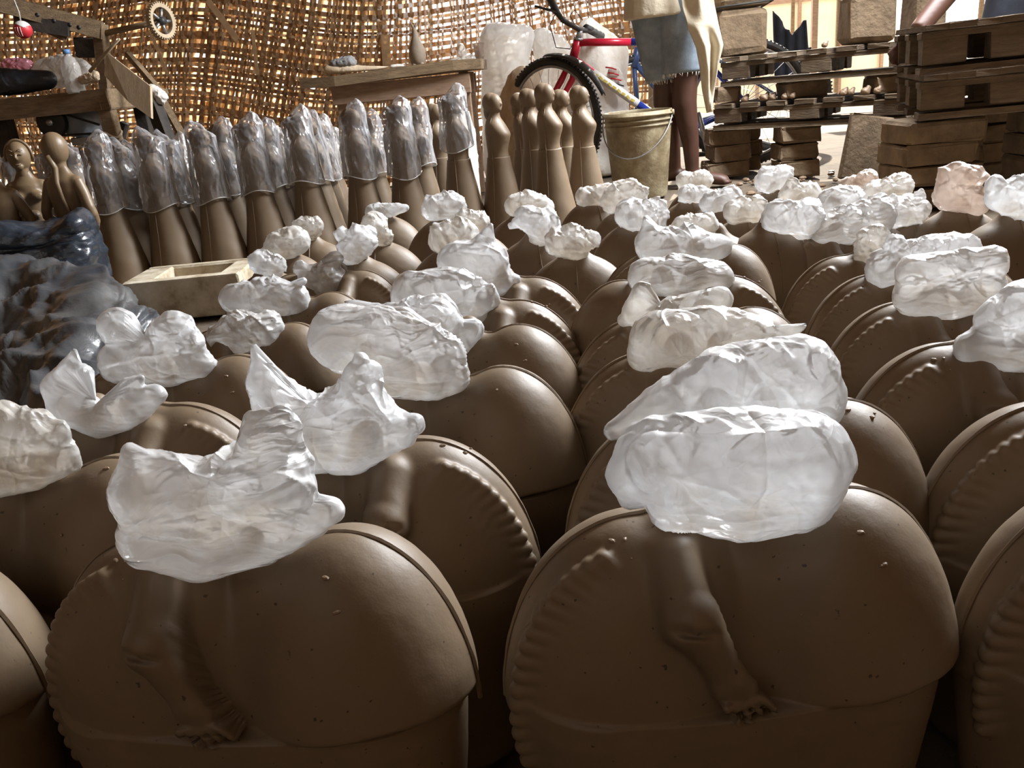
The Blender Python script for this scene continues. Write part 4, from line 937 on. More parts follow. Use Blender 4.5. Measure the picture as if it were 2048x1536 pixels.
# ------------------------------------------------------------------ workbench at the left
YB = 3.35
c = at(110, 205, YB); zt = c.z+.02
t = empty('workbench', (c.x, YB+.25, 0)); tag(t, 'dirty timber workbench with a motor slung below, at the left edge', 'workbench')
L0_, R0_ = at(-230, 205, YB).x-c.x, at(215, 190, YB).x-c.x
zt = at(110, 192, YB).z
MB().box(((L0_+R0_)/2, -.25+.02, zt-.03), (R0_-L0_, .04, .075), None, .004, .003, 2).build('front_rail', WOOD, t)
for k in range(4): MB().box(((L0_+R0_)/2, -.17+.14*k, zt-.012), (R0_-L0_-.01, .132, .024), None, .003, .002, k).build('plank', WOOD if k % 2 else DARKW, t)
MB().box((R0_-.02, -.0, zt-.03), (.04, .5, .075), None, .004, .002, 5).build('end_rail', WOOD, t)
for lx, ly, w_, m_ in ((R0_-.03, -.22, .05, WOOD), (R0_-.10, .22, .05, DARKW), (R0_-.48, -.18, .06, DARKW), (R0_-.36, .22, .035, DARKW), (L0_+.1, -.2, .05, DARKW)):
    lg = MB().box((lx, ly, (zt-.03)/2), (w_, w_, zt-.03), None, .004, .003, 9).build('leg', m_, t)
    if ly == -.22: MB().tube([(lx+.032*cos(q), ly+.032*sin(q), zt-.16+.012*sin(q*2)) for q in np.linspace(0, 4*pi, 24)], .005, 6).build('cord_tie', PALEW, lg, True)
beam('brace', (R0_-.03, -.1, zt-.12), (R0_-.20, -.1, zt-.40), .03, .03, DARKW, t)
# motor under the bench
m = empty('electric_motor', at(150, 243, YB+.15)); tag(m, 'grey electric motor with a belt pulley under the left workbench', 'motor')
rx = Matrix.Rotation(pi/2, 3, 'X')
MB().lathe([(.045, -.09), (.058, -.08), (.060, .06), (.050, .09), (.02, .10)], (.03, 0, 0), 32, rx).build('housing', MOTOR, m, True)
MB().lathe([(.052, -.012), (.058, -.01), (.050, 0), (.058, .01), (.052, .012)], (-.028, -.115, .005), 32, rx).build('pulley', BLACK, m, True)
MB().lathe([(.012, -.02), (.012, .02)], (-.028, -.12, .005), 16, rx).build('axle', STEEL, m, True)
MB().box((.04, 0, -.075), (.09, .12, .03), None, .004).build('foot_plate', STEEL, m)
beam('belt', (-.03, -.115, .055), (.16, -.12, -.02), .012, .008, BLACK, m); beam('belt', (-.03, -.115, -.045), (.16, -.12, -.05), .012, .008, BLACK, m)
# frame above the bench with axle and toothed wheel
fr = empty('machine_frame', (c.x, YB, zt)); org = (c.x, YB, zt); tag(fr, 'old timber machine frame on the workbench, axle ending in a toothed wheel', 'machine')
def fb(n_, a, b, w_, h_, m_=WOOD, sd=0): return beam(n_, a, b, w_, h_, m_, fr, org, .003, .003, sd)
pz = at(205, 150, YB+.1)
fb('post', (pz.x, YB+.1, zt), at(200, 48, YB+.1), .05, .04, WOOD, 1)
fb('main_beam', at(-60, -10, YB-.1), at(205, 62, YB+.06), .05, .06, WOOD, 2)
fb('side_beam', at(30, 42, YB-.05), at(140, 60, YB), .03, .05, DARKW, 3)
fb('bracket', at(60, 42, YB), at(130, 75, YB), .02, .025, WOOD, 4)
fb('gusset', at(150, 95, YB+.16), at(200, 95, YB+.16), .012, .07, DARKW, 6)
ax0, ax1 = at(213, 66, YB+.1), at(322, 42, YB+.1)
MB().tube([ax0-V3(org), ax1-V3(org)], .011, 12).build('axle', WOOD, fr, True)
for q, pp in enumerate([(75, 30), (108, 42), (140, 50), (158, 55)]): MB().lathe([(.006, -.004), (.008, .004)], at(pp[0], pp[1], YB-.09)-V3(org), 10, rx).build('bolt', BLACK, fr, True)
wd = (ax1-ax0).normalized(); wr = (Vector((.93, -.36, 0))).to_track_quat('Z', 'Y').to_matrix()
wh = empty('wheel', ax1-V3(org)); wh.parent = fr
tz = []
mb = MB(); mb.lathe([(.048, -.010), (.062, -.012), (.064, 0), (.062, .012), (.048, .010)], (0, 0, 0), 48, wr, cap=False)
mb.lathe([(.047, .010), (.047, -.010)], (0, 0, 0), 48, wr, cap=False)
for k in range(36):
    a_ = 2*pi*k/36; mb.box(wr @ Vector((.065*cos(a_), .065*sin(a_), 0)), (.006, .004, .022), wr @ Matrix.Rotation(a_, 3, 'Z'))
mb.build('toothed_rim', PALEW, wh)
for k in range(5):
    a_ = 2*pi*k/5; MB().tube([(0, 0, 0), wr @ Vector((.05*cos(a_), .05*sin(a_), 0))], .006, 8).build('spoke', STEEL, wh, True)
MB().lathe([(.014, -.016), (.014, .016)], (0, 0, 0), 20, wr).build('hub', BLACK, wh, True)
# ball hanging from the beam
b = at(46, 60, YB-.12); t = empty('hanging_ball', b); tag(t, 'small red and white ball hanging on a string from the machine beam', 'ball')
mb = MB(); mb.ell((0, 0, 0), (.031, .031, .029), 32, 20); o = mb.build('ball', REDP, t, True)
MB().lathe([(.031*sin(q), .0295*cos(q)) for q in np.linspace(.02, 1.15, 12)], (0, 0, .0012), 32, Matrix.Rotation(.5, 3, 'Y')).build('white_cap', WHITEP, t, True)
for k in range(3): MB().tube([(.0315*sin(q)*cos(-1.9+.3*k), .0315*sin(q)*sin(-1.9+.3*k), .030*cos(q)) for q in np.linspace(1.3, 2.4, 10)], .0014, 5).build('white_stripe', WHITEP, t, True)
MB().tube([(0, 0, .028), (.002, 0, .06), (-.004, 0, .10)], .003, 6).build('string', LIGHTSTRAP, t, True)
# things on the bench
zb = zt+.002
o = blob('black_bag', [[(-40, 165, YB+.05, 26), (40, 163, YB+.05, 22), (95, 160, YB+.05, 18)]], TARP, amp=.18, seed=6, flat=zb, kk=.3); tag(o, 'black plastic bag lying on the left workbench', 'bag')
o = blob('pink_bag', [[(20, 138, YB+.2, 16), (52, 134, YB+.2, 14)], [(18, 124, YB+.2, 5)]], PINK, amp=.3, seed=8); tag(o, 'crumpled pink plastic bag behind the black bag on the workbench', 'bag')
o = blob('dusty_bag', [[(85, 150, YB+.22, 24), (125, 140, YB+.2, 28), (160, 145, YB+.2, 24)]], BAGS[1], amp=.22, seed=9, flat=zb); tag(o, 'big dirty white plastic bag on the workbench beside the bottle', 'bag')
bp = at(142, 140, YB+.02); t = empty('plastic_bottle', (bp.x, bp.y, zb)); tag(t, 'clear dusty plastic bottle with a pale blue cap on the workbench', 'bottle')
hb = at(142, 98, YB+.02).z-zb
MB().lathe([(.030, 0), (.034, .006), (.034, hb*.25), (.031, hb*.3), (.034, hb*.36), (.034, hb*.62), (.026, hb*.76), (.012, hb*.88), (.011, hb*.92)], (0, 0, 0), 28).build('bottle_body', BAGS[1], t, True)
MB().lathe([(.014, hb*.9), (.014, hb)], (0, 0, 0), 20).build('cap', BLUEP, t, True)
o = MB().tube([at(180, 143, YB-.02), at(210, 108, YB-.06), at(239, 78, YB-.1)], [.007, .006, .004], 8).build('stick', PALEW, None, True); tag(o, 'thin pale stick leaning out from the workbench', 'stick')
o = blob('rag', [[(165, 160, YB, 8), (190, 152, YB, 9)]], SACKT, amp=.25, seed=3, flat=zb); tag(o, 'tan rag on the workbench corner', 'rag')
# plywood piece and its props, right of the bench
pc = [at(212, 103, YB+.05), at(300, 172, YB-.05), at(302, 236, YB-.12), at(258, 205, YB-.06), at(208, 150, YB+.02)]
n_ = (pc[1]-pc[0]).cross(pc[4]-pc[0]).normalized()*.012
mb = MB(); a_ = [mb.bm.verts.new(p) for p in pc]; b_ = [mb.bm.verts.new(p+n_) for p in pc]
mb.bm.faces.new(a_[::-1]); mb.bm.faces.new(b_)
for i in range(5): mb.bm.faces.new((a_[i], a_[(i+1) % 5], b_[(i+1) % 5], b_[i]))
o = mb.build('plywood_sheet', PALEW); tag(o, 'splintered pale plywood sheet leaning off the end of the workbench', 'board')
pb = at(318, 220, YB); t = empty('trestle', (pb.x, YB, 0)); tag(t, 'blackened timber trestle holding the plywood sheet up', 'trestle')
o3_ = (pb.x, YB, 0)
beam('leg', at(300, 190, YB), (pb.x+.10, YB-.05, 0), .045, .05, DARKW, t, o3_); beam('leg', at(318, 188, YB+.08), (pb.x+.14, YB+.2, 0), .03, .03, WOOD, t, o3_)
beam('crosspiece', at(255, 108, YB+.15), at(330, 195, YB+.05), .022, .022, WOOD, t, o3_)
o = blob('rag', [[(305, 180, YB, 10), (322, 195, YB, 12)]], SACK, amp=.3, seed=13, nu=60); tag(o, 'pale rag caught on the trestle top', 'rag')
# ------------------------------------------------------------------ middle table
YT = 4.35
A_, B_ = at(622, 158, YT), at(968, 130, YT); tz = (A_.z+B_.z)/2; org = V3(((A_.x+B_.x)/2, YT, 0))
t = empty('work_table', org); tag(t, 'pinkish timber table with a warped thick plank top, before the reed wall', 'table')
hw = (B_.x-A_.x)/2
mb = MB()
out = [(-hw, -.21), (-hw*.6, -.24), (0, -.235), (hw*.7, -.22), (hw, -.19), (hw*1.0, .20), (0, .24), (-hw*.98, .2)]
mb.poly(out, .045, lambda u, v, w_: Vector((u, v, tz-.03+w_+.02*(u/hw)*0+.010*sin(u*6))))
mb.build('table_top', WOOD, t)
y_ = YT-.17
pa, pb_ = at(662, 177, y_), at(940, 155, y_); za = min(pa.z, tz-.075)
MB().box(((pa.x+pb_.x)/2-org.x, -.17, tz-.08), (pb_.x-pa.x, .03, .085), None, .003, .002, 4).build('apron', PINKW, t)
MB().box(((pa.x+pb_.x)/2-org.x, .17, tz-.08), (pb_.x-pa.x, .03, .085), None, .003, .002, 5).build('apron', PINKW, t)
for lx in (pa.x-org.x+.04, pb_.x-org.x-.03):
    for ly in (-.145, .145): MB().box((lx, ly, (tz-.03)/2), (.045, .04, tz-.03), None, .003, .002, 6).build('leg', PINKW, t)
tt = tz+.018
# items on the middle table
vb = at(838, 136, YT); t = empty('clay_vase', (vb.x, YT, tt)); tag(t, 'grey clay bottle vase with a forked neck, standing on the table', 'vase')
vh = at(838, 46, YT).z-tt
prof = [(.022, 0), (.036, .02*vh/.21), (.041, .05*vh/.21), (.038, .085*vh/.21), (.027, .115*vh/.21), (.017, .145*vh/.21), (.011, .175*vh/.21), (.0095, .19*vh/.21)]
VM = rough_mat('grey_clay', (.20, .155, .11), (.30, .24, .18), 14, .7, .3, 60)
MB().lathe(prof, (0, 0, 0), 32).build('body', VM, t, True)
for sx in (-1, 1): MB().tube([(0, 0, .185*vh/.21), (sx*.008, 0, .20*vh/.21), (sx*.020, 0, .222*vh/.21)], [.009, .006, .002], 10).build('spout', VM, t, True)
for sx in (-1, 1): MB().ell((sx*.018, -.02, .006), (.012, .012, .012), 14, 10).build('foot', VM, t, True)
def flat_thing(name, chains, mat, lab, cat, seed, amp=.2, flat=tt, nu=70, ysq=.6):
    o = blob(name, chains, mat, amp=amp, seed=seed, flat=flat, nu=nu, ysq=ysq); tag(o, lab, cat); return o
flat_thing('cloth', [[(660, 140, YT, 11), (720, 142, YT, 10), (780, 140, YT, 7)]], SACKT, 'flat muddy cloth spread on the left of the table', 'cloth', 3, .3)
flat_thing('cloth', [[(672, 128, YT, 9), (700, 124, YT, 10)]], plain('grey_rag', (.22, .22, .22), .8), 'small folded grey cloth on the muddy cloth', 'cloth', 5, .4)
flat_thing('clay_piece', [[(855, 136, YT-.05, 9)]], VM, 'rounded clay piece beside the vase', 'clay piece', 6, .05, nu=40)
flat_thing('white_bag', [[(905, 132, YT, 12), (940, 125, YT, 14)], [(925, 105, YT, 9), (922, 92, YT, 4)]], BAGS[1], 'dusty peaked plastic bag on the right end of the table', 'bag', 7, .25, nu=90, ysq=1)
flat_thing('paper', [[(785, 135, YT, 5), (805, 133, YT, 5)]], SACK, 'crumpled white paper scrap left of the vase', 'paper', 8, .4, nu=40)
cp = at(958, 118, YT); t = empty('pink_cup', (cp.x, YT+.05, tt)); tag(t, 'small pinkish clear cup at the right end of the table', 'cup')
MB().lathe([(.018, 0), (.020, .004), (.027, .075), (.029, .078), (.025, .075), (.018, .006)], (0, 0, 0), 24).build('cup_wall', BAGPINK, t, True)
MB().tube([(.0285*cos(q), .0285*sin(q), .077) for q in np.linspace(0, 2*pi, 24, endpoint=False)], .0015, 5, closed=True).build('rim', BAGPINK, t, True)
# ------------------------------------------------------------------ sacks behind the bicycle
def sack(chains, mat, lab, seed, amp=.13, nu=130, flat=.0): 
    o = blob('sack', chains, mat, amp=amp, seed=seed, flat=flat, nu=nu, ysq=1.1, kk=.5, freq=.8); tag(o, lab, 'sack', 'full sacks stacked behind the bicycle'); return o
YS = 5.02
sack([[(1020, 330, YS, 52), (1015, 200, YS, 50), (1010, 100, YS, 46)], [(985, 75, YS, 18)], [(1050, 75, YS, 18)]], SACKF, 'tall white sack left of the bicycle wheel, its open top squared', 21, .10)
sack([[(1035, 350, YS-.22, 40), (1035, 210, YS-.22, 36), (1040, 160, YS-.22, 24)], [(1080, 130, YS-.22, 10)]], SACKT, 'tan sack with a crumpled neck in front of the tall white sack', 22, .16)
sack([[(1112, 340, YS+.08, 42), (1112, 200, YS+.08, 42), (1106, 110, YS+.08, 36)], [(1080, 75, YS+.1, 18)]], SACKF, 'white sack behind the handlebar with a floppy top', 23, .13)
sack([[(1190, 330, YS-.17, 60), (1195, 230, YS-.17, 58), (1200, 150, YS-.17, 50)], [(1225, 110, YS-.17, 28), (1180, 70, YS-.17, 26)]], SACK, 'large pale sack under the bicycle frame', 24, .12)
sack([[(932, 385, 4.0, 28), (925, 270, 4.0, 26), (930, 235, 4.0, 12)]], SACK, 'white sack with a turquoise stripe behind the tall clay women', 25, .12, 80)
# striped cloth on the sack
o = blob('striped_cloth', [[(1228, 150, YS-.34, 14), (1246, 180, YS-.34, 11)]], SACK, amp=.2, seed=5, nu=60); tag(o, 'small red and black striped cloth hanging on the pale sack', 'cloth')
g_ = o.location.copy()
for k in range(6):
    p_ = at(1222+5*k, 136+11*k, YS-.375); MB().tube([p_-g_+Vector((-.028, -.006, .006)), p_-g_+Vector((0, -.012, 0)), p_-g_+Vector((.026, -.004, -.010))], .0042, 6).build('stripe', REDP if k < 3 else BLACK, o, True)
o = blob('turquoise_band', [[(912, 292, 3.94, 5), (914, 320, 3.94, 5)]], plain('turquoise', (.25, .55, .52), .7), amp=.1, seed=2, nu=30)
o['label'] = 'faded turquoise strip of plastic on the sack behind the tall clay women'; o['category'] = 'strip'
# ------------------------------------------------------------------ bucket
bb = at(1278, 300, 3.86); t = empty('bucket', (bb.x, 3.86, 0), -.3); tag(t, 'muddy off-white plastic bucket standing by the person', 'bucket')
hB = at(1273, 222, 3.86).z; rt = 67*scale_at(bb)
r0 = rt*.80
MB().lathe([(r0*.96, 0), (r0, .008), (r0+(rt-r0)*.80, hB*.80), (rt*.965, hB*.83), (rt*1.0, hB*.835), (rt*1.0, hB*.85), (rt*.97, hB*.855), (rt*.97, hB*.885), (rt*1.02, hB*.89), (rt*1.02, hB*.905), (rt*.98, hB*.91), (rt*.98, hB*.945), (rt*1.05, hB*.95), (rt*1.05, hB*.965), (rt*1.0, hB*.97), (rt*1.0, hB*1.0), (rt*.96, hB*1.0), (rt*.95, hB*.97), (r0*.95, .02), (.0001, .02)], (0, 0, 0), 56, cap=False).build('bucket_body', BUCKM, t, True)
MB().lathe([(.0001, hB*.93), (rt*.955, hB*.93), (rt*.955, hB*.92)], (0, 0, 0), 40, cap=False).build('mud_fill', CLAYD, t, True)
MB().tube([(rt*1.04*cos(q), rt*1.04*sin(q), hB*.96-.17*sin((q-pi*.98))*1.0) for q in np.linspace(pi*.98, pi*1.98, 26)], .0028, 6).build('wire_handle', STEEL, t, True)
for q in (pi*.98, pi*1.98): MB().lathe([(.012, -.006), (.012, .006)], (rt*1.04*cos(q), rt*1.04*sin(q), hB*.96), 14, Matrix.Rotation(pi/2, 3, 'Y')).build('handle_lug', BUCKM, t, True)
# ------------------------------------------------------------------ bicycles
def wheel(parent, c, r, ang, name='wheel', fork=None, spokes=24):
    """c centre, ang heading of the wheel plane about z"""
    w_ = empty(name, c, ang); w_.parent = parent          # wheel in local xz plane
    cir = lambda R_, n_: [(R_*cos(q), 0, R_*sin(q)) for q in np.linspace(0, 2*pi, n_, endpoint=False)]
    mb = MB(); mb.tube(cir(r-.018, 72), .018, 12, closed=True)
    for k in range(96):
        q = 2*pi*k/96; ro = Matrix.Rotation(-q, 3, 'Y')
        for s_ in (-1, 1): mb.box(ro @ Vector((r+.000, s_*.009*(1 if k % 2 else .6), 0)), (.006, .010, .009), ro)
    mb.build('tyre', BLACK, w_, False)
    MB().tube(cir(r-.042, 64), .009, 8, closed=True).build('rim', STEEL, w_, True)
    mb = MB()
    for k in range(spokes):
        q = 2*pi*k/spokes; s_ = .025*(1 if k % 2 else -1); mb.tube([(.018*cos(q+.8), s_, .018*sin(q+.8)), ((r-.055)*cos(q), 0, (r-.055)*sin(q))], .0014, 4)
    o_ = mb.build('spokes', STEEL, w_, True); o_['kind'] = 'stuff'
    MB().lathe([(.018, -.035), (.012, -.02), (.012, .02), (.018, .035)], (0, 0, 0), 16, Matrix.Rotation(pi/2, 3, 'X')).build('hub', STEEL, w_, True)
    return w_
RW = .312
FX = at(1106, 262, 4.60); RXX = at(1492, 215, 4.64)
org = Vector(((FX.x+RXX.x)/2, 4.42, 0)); DYB = .14
bk = empty('bicycle', org); tag(bk, 'red and blue bicycle with a black front mudguard, leaning by the sacks', 'bicycle')
fc = Vector((FX.x, FX.y, RW))-org; rc = Vector((RXX.x, RXX.y, RW))-org
wheel(bk, fc, RW, radians(-40)); wheel(bk, rc, RW, radians(-12))
def L(px, py, Y): return at(px, py, Y+DYB)-org
ht, hb_ = L(1156, 80, 4.42), L(1146, 118, 4.43)
def tb(name, a, b, r_, mat, par=bk, seg=14): return MB().tube([a, b] if not isinstance(b, list) else [a]+b, r_, seg).build(name, mat, par, True)
tb('head_tube', ht, hb_, .022, RED)
tb('headset', ht+(ht-hb_)*.12, ht, .024, STEEL)
te = L(1262, 84, 4.40); st_ = L(1375, 82, 4.38)
tb('top_tube', ht+Vector((0, 0, -.012)), te, .0185, RED); tb('top_tube_rear', te, st_, .0185, BLUE)
d0 = hb_; bbk = L(1362, 268, 4.38); dd = bbk-d0
tb('down_tube', d0, d0+dd*.18, .0205, RED); tb('decal_band', d0+dd*.18, d0+dd*.60, .0208, WHITEP); tb('down_tube_rear', d0+dd*.60, bbk, .0205, BLUE)
CREAM = plain('yellow_print', (.55, .42, .08), .5)
for k in range(9):
    p_ = d0+dd*(.21+.042*k); MB().box(p_+Vector((.0, -.0205, .0)), (.020, .004, .013), Matrix.Rotation(radians(35+20*(k % 2)), 3, 'Y'), .001).build('decal_mark', CREAM, bk)
tb('seat_tube', bbk, L(1385, 60, 4.38), .018, BLUE)
for s_ in (-.05, .05):
    o_ = Vector((0, s_, 0)); tb('chainstay', bbk+o_*.4, rc+o_, .010, BLUE); tb('seatstay', st_+o_*.4, rc+o_, .009, BLUE)
fk = (hb_+Vector((-.012, 0, -.035)))
tb('fork_crown', hb_, fk, .022, RED)
ax = Vector((cos(radians(50)), sin(radians(50)), 0))*.045
for s_ in (-1, 1): tb('fork_blade', fk+ax*s_*.6, [fk+ax*s_+Vector((-.025, 0, -.06)), fc+ax*s_+Vector((.015, 0, .09)), fc+ax*s_], [.015, .0165, .012, .009], RED)
# mudguard
wd_ = Vector((cos(radians(-40)), sin(radians(-40)), 0)); pts = []
mb = MB(); N_ = 16; rings = []
for k in range(N_):
    q = radians(20+70*k/(N_-1)); R_ = RW+.018+.03*(1-k/(N_-1)); cpt = fc+wd_*R_*cos(q)+Vector((0, 0, R_*sin(q))); nn = Vector((-wd_.y, wd_.x, 0)); wd2 = .010+.030*min(1, (k+1)/7)
    rings.append([mb.bm.verts.new(cpt+nn*wd2*s_+Vector((0, 0, -.012*s_*s_))) for s_ in (-1, -.5, 0, .5, 1)])
for i in range(N_-1):
    for j in range(4): mb.bm.faces.new((rings[i][j], rings[i][j+1], rings[i+1][j+1], rings[i+1][j]))
o_ = mb.build('mudguard', BLACK, bk, True); sm = o_.modifiers.new('t', 'SOLIDIFY'); sm.thickness = .004
# bars
hc = L(1160, 60, 4.40)
tb('stem', ht, [hc], .014, STEEL)
tb('handlebar', L(1100, 5, 4.22), [L(1125, 40, 4.30), hc, L(1185, 62, 4.5), L(1200, 70, 4.6)], .0125, BLACK)
tb('grip', L(1092, -22, 4.12), L(1112, 22, 4.25), .018, BLACK); tb('grip', L(1172, 56, 4.45), L(1203, 72, 4.62), .019, BLACK)
tb('brake_lever', L(1118, 24, 4.25), [L(1098, 20, 4.2), L(1070, 12, 4.15)], [.008, .006, .005], BLACK)
tb('brake_cable', L(1115, 18, 4.25), [L(1100, 50, 4.25), L(1112, 95, 4.3), L(1140, 98, 4.4), L(1148, 85, 4.42)], .0025, BLACK, seg=6)
tb('brake_cable', L(1150, 50, 4.36), [L(1140, 30, 4.3), L(1150, 20, 4.3), L(1165, 40, 4.36)], .0022, BLACK, seg=6)
tb('shock_absorber', L(1396, 225, 4.36), L(1416, 300, 4.33), .014, STEEL)
MB().lathe([(.055, -.004), (.06, 0), (.055, .004)], bbk+Vector((0, -.06, 0)), 30, rx).build('chainring', STEEL, bk, True)
for s_ in (-1, 1): tb('crank', bbk+Vector((0, s_*.07, 0)), bbk+Vector((s_*.1, s_*.075, -s_*.12)), .008, STEEL); MB().box(bbk+Vector((s_*.1, s_*.11, -s_*.12)), (.08, .06, .02), None, .003).build('pedal', BLACK, bk)
MB().ell(L(1388, 28, 4.38), (.12, .06, .03), 20, 12).build('saddle', BLACK, bk, True)
# second bicycle
org2 = at(1330, 180, 5.08); org2.z = 0
b2 = empty('bicycle', org2); tag(b2, 'dark blue bicycle behind the red one, before the edge of the reed wall', 'bicycle')
f2 = at(1275, 215, 5.09); f2 = Vector((f2.x, f2.y, .30)); r2 = f2+Vector((.82, .1, 0))
wheel(b2, f2-org2, .30, radians(25), spokes=20); wheel(b2, r2-org2, .30, radians(6), spokes=20)
def L2(px, py, Y): return at(px, py, Y)-org2
def t2(name, a, b, r_, mat=BLUE2): return MB().tube([a]+(b if isinstance(b, list) else [b]), r_, 12).build(name, mat, b2, True)
t2('head_tube', L2(1276, 95, 5.08), L2(1268, 135, 5.08), .020); t2('fork', L2(1268, 130, 5.08), f2-org2, .014)
t2('top_tube', L2(1274, 104, 5.08), L2(1400, 96, 5.13), .015); t2('down_tube', L2(1270, 125, 5.08), L2(1370, 250, 5.13), .016)
t2('seat_tube', L2(1395, 80, 5.13), L2(1370, 250, 5.13), .015); t2('chainstay', L2(1370, 250, 5.13), r2-org2, .011); t2('seatstay', L2(1398, 96, 5.13), r2-org2, .010)
t2('stem', L2(1277, 92, 5.08), L2(1284, 58, 5.06), .011, STEEL); t2('handlebar', L2(1284, 10, 4.93), [L2(1284, 40, 4.99), L2(1290, 58, 5.06), L2(1300, 55, 5.18)], .013, BLACK)
# ------------------------------------------------------------------ adobe bricks, boards and pallets at the right
ADI = [0]
def brick(parent, c, s_, mat=ADOBE, rz=0, name='brick'):
    ADI[0] += 1
    return MB().box(c, s_, Matrix.Rotation(rz, 3, 'Z'), min(s_)*.16, .006, ADI[0]).build(name, mat, parent)
def bstack(px, Y, wpx, hs, lab, ztop=None, depth=.16, name='brick_stack', jit=.012, z0=0, wscale=None):
    p_ = at(px, 300, Y); w_ = wpx*scale_at(at(px, 300, Y)); t_ = empty(name, (p_.x, Y, z0), .1); rn_ = random.Random(px); z_ = 0
    for i, h_ in enumerate(hs):
        k_ = 1 if wscale is None else wscale[i]
        brick(t_, (rn_.uniform(-jit, jit), rn_.uniform(-jit, jit), z_+h_/2), (w_*k_, depth, h_-.004), rz=rn_.uniform(-.06, .06)); z_ += h_
    tag(t_, lab, 'bricks', 'adobe brick stacks'); return t_, z_
def pallet(a, b, depth, ztop, thick, lab, nblocks=3, mat=PALW, boards=7, lower=3, tilt=0, name='pallet'):
    """a,b: front top corners (x,y); thick overall height"""
    a = Vector((a[0], a[1], 0)); b = Vector((b[0], b[1], 0)); d = b-a; L_ = d.length; ang = atan2(d.y, d.x)
    t_ = empty(name, (a.x, a.y, ztop-thick), ang); t_.rotation_euler = (0, -tilt, ang)
    rn_ = random.Random(int(a.x*100)); bt = .020
    for k in range(nblocks):                                           # stringer boards run along the front, blocks between
        pass
    for r_ in range(3):
        y_ = .05+(depth-.10)*r_/2
        MB().box((L_/2, y_, thick-bt*1.6), (L_, .09, bt), None, .002, .002, r_).build('stringer_board', mat, t_)
        for k in range(nblocks):
            x_ = .07+(L_-.14)*k/(nblocks-1)
            MB().box((x_, y_, thick/2-.004), (.13, .09, thick-bt*3.4), None, .004, .002, k+r_*5).build('block', mat, t_)
        if r_ in (0, 2, 1): MB().box((L_/2, y_, bt/2), (L_, .095, bt), None, .002, .002, 7+r_).build('bottom_board', mat, t_)
    for k in range(boards):
        x_ = .05+(L_-.10)*k/(boards-1)
        MB().box((x_, depth/2, thick-bt/2), (.085, depth, bt), Matrix.Rotation(rn_.uniform(-.012, .012), 3, 'Z'), .002, .002, 20+k).build('deck_board', mat, t_)
    tag(t_, lab, 'pallet'); return t_
def XY(px, py, Y): p_ = aty(px, py, Y); return (p_[0], p_[1])
# left pair
zU = float(aty(1570, 104, 4.05)[2]); zL = float(aty(1570, 200, 4.05)[2])
lowT, upT = .115, .125
pal1 = pallet(XY(1425, 200, 4.2), XY(1815, 200, 3.75), .36, zL, lowT, 'muddy timber pallet, lower one of the left pair on brick stacks', 3)
pal2 = pallet(XY(1440, 110, 4.2), XY(1850, 90, 3.75), .36, zU, upT, 'muddy timber pallet, upper one of the left pair', 3)
gap = zU-upT-zL
zb0 = zL-lowT
def column(px, Y, wpx, z0, z1, n_, lab, depth=.15, jit=.01, cord=False, taper=0, mat=ADOBE):
    p_ = at(px, 200, Y); w_ = wpx*scale_at(p_); t_ = empty('brick_stack', (p_.x, Y+depth/2, z0), .05); h_ = (z1-z0)/n_; rn_ = random.Random(px+n_)
    for i in range(n_):
        k_ = 1+taper*i/n_; brick(t_, (rn_.uniform(-jit, jit), rn_.uniform(-jit, jit), h_*(i+.5)), (w_*k_*rn_.uniform(.95, 1.05), depth, h_-.003), mat, rn_.uniform(-.05, .05))
    if cord:
        for zc_ in (.35, .42):
            q_ = [(-w_*.53, -depth*.53), (w_*.53, -depth*.53), (w_*.53, depth*.53), (-w_*.53, depth*.53)]
            MB().tube([(u, v, h_*n_*zc_+rn_.uniform(-.012, .012)) for u, v in q_], .005, 6, closed=True).build('cord', CORD, t_, True)
    tag(t_, lab, 'bricks', 'adobe brick stacks'); return t_
column(1458, 4.22, 82, 0, zb0, 3, 'adobe brick stack under the left end of the pallets, behind the feet')
column(1600, 4.02, 80, 0, zb0, 3, 'adobe brick stack under the middle of the left pallets')
column(1810, 3.86, 70, 0, zb0, 4, 'adobe brick stack under the right end of the left pallets')
column(1490, 4.40, 60, 0, zb0, 3, 'small adobe brick stack behind the left stack, under the pallet back')
column(1610, 4.05, 86, zL, zU-upT, 1, 'rough adobe brick between the two left pallets', .16)
column(1455, 4.2, 52, zL, zU-upT, 1, 'adobe brick between the left pallets at their left end', .16)
column(1785, 3.85, 72, zL, zU-upT, 1, 'adobe brick between the left pallets at their right end', .16)
column(1488, 4.25, 100, zU, zU+.62, 3, 'tall adobe brick pillar tied with dark cord on the left pallet', .20, .008, True, .16)
column(1738, 3.98, 92, zU, zU+.60, 3, 'short-looking adobe brick pillar tied with cord, middle of the upper pallet', .18, .006, True, .2)
column(1850, 4.0, 60, zU, zU+.60, 3, 'adobe brick pillar behind the leaning arm', .16, .006)
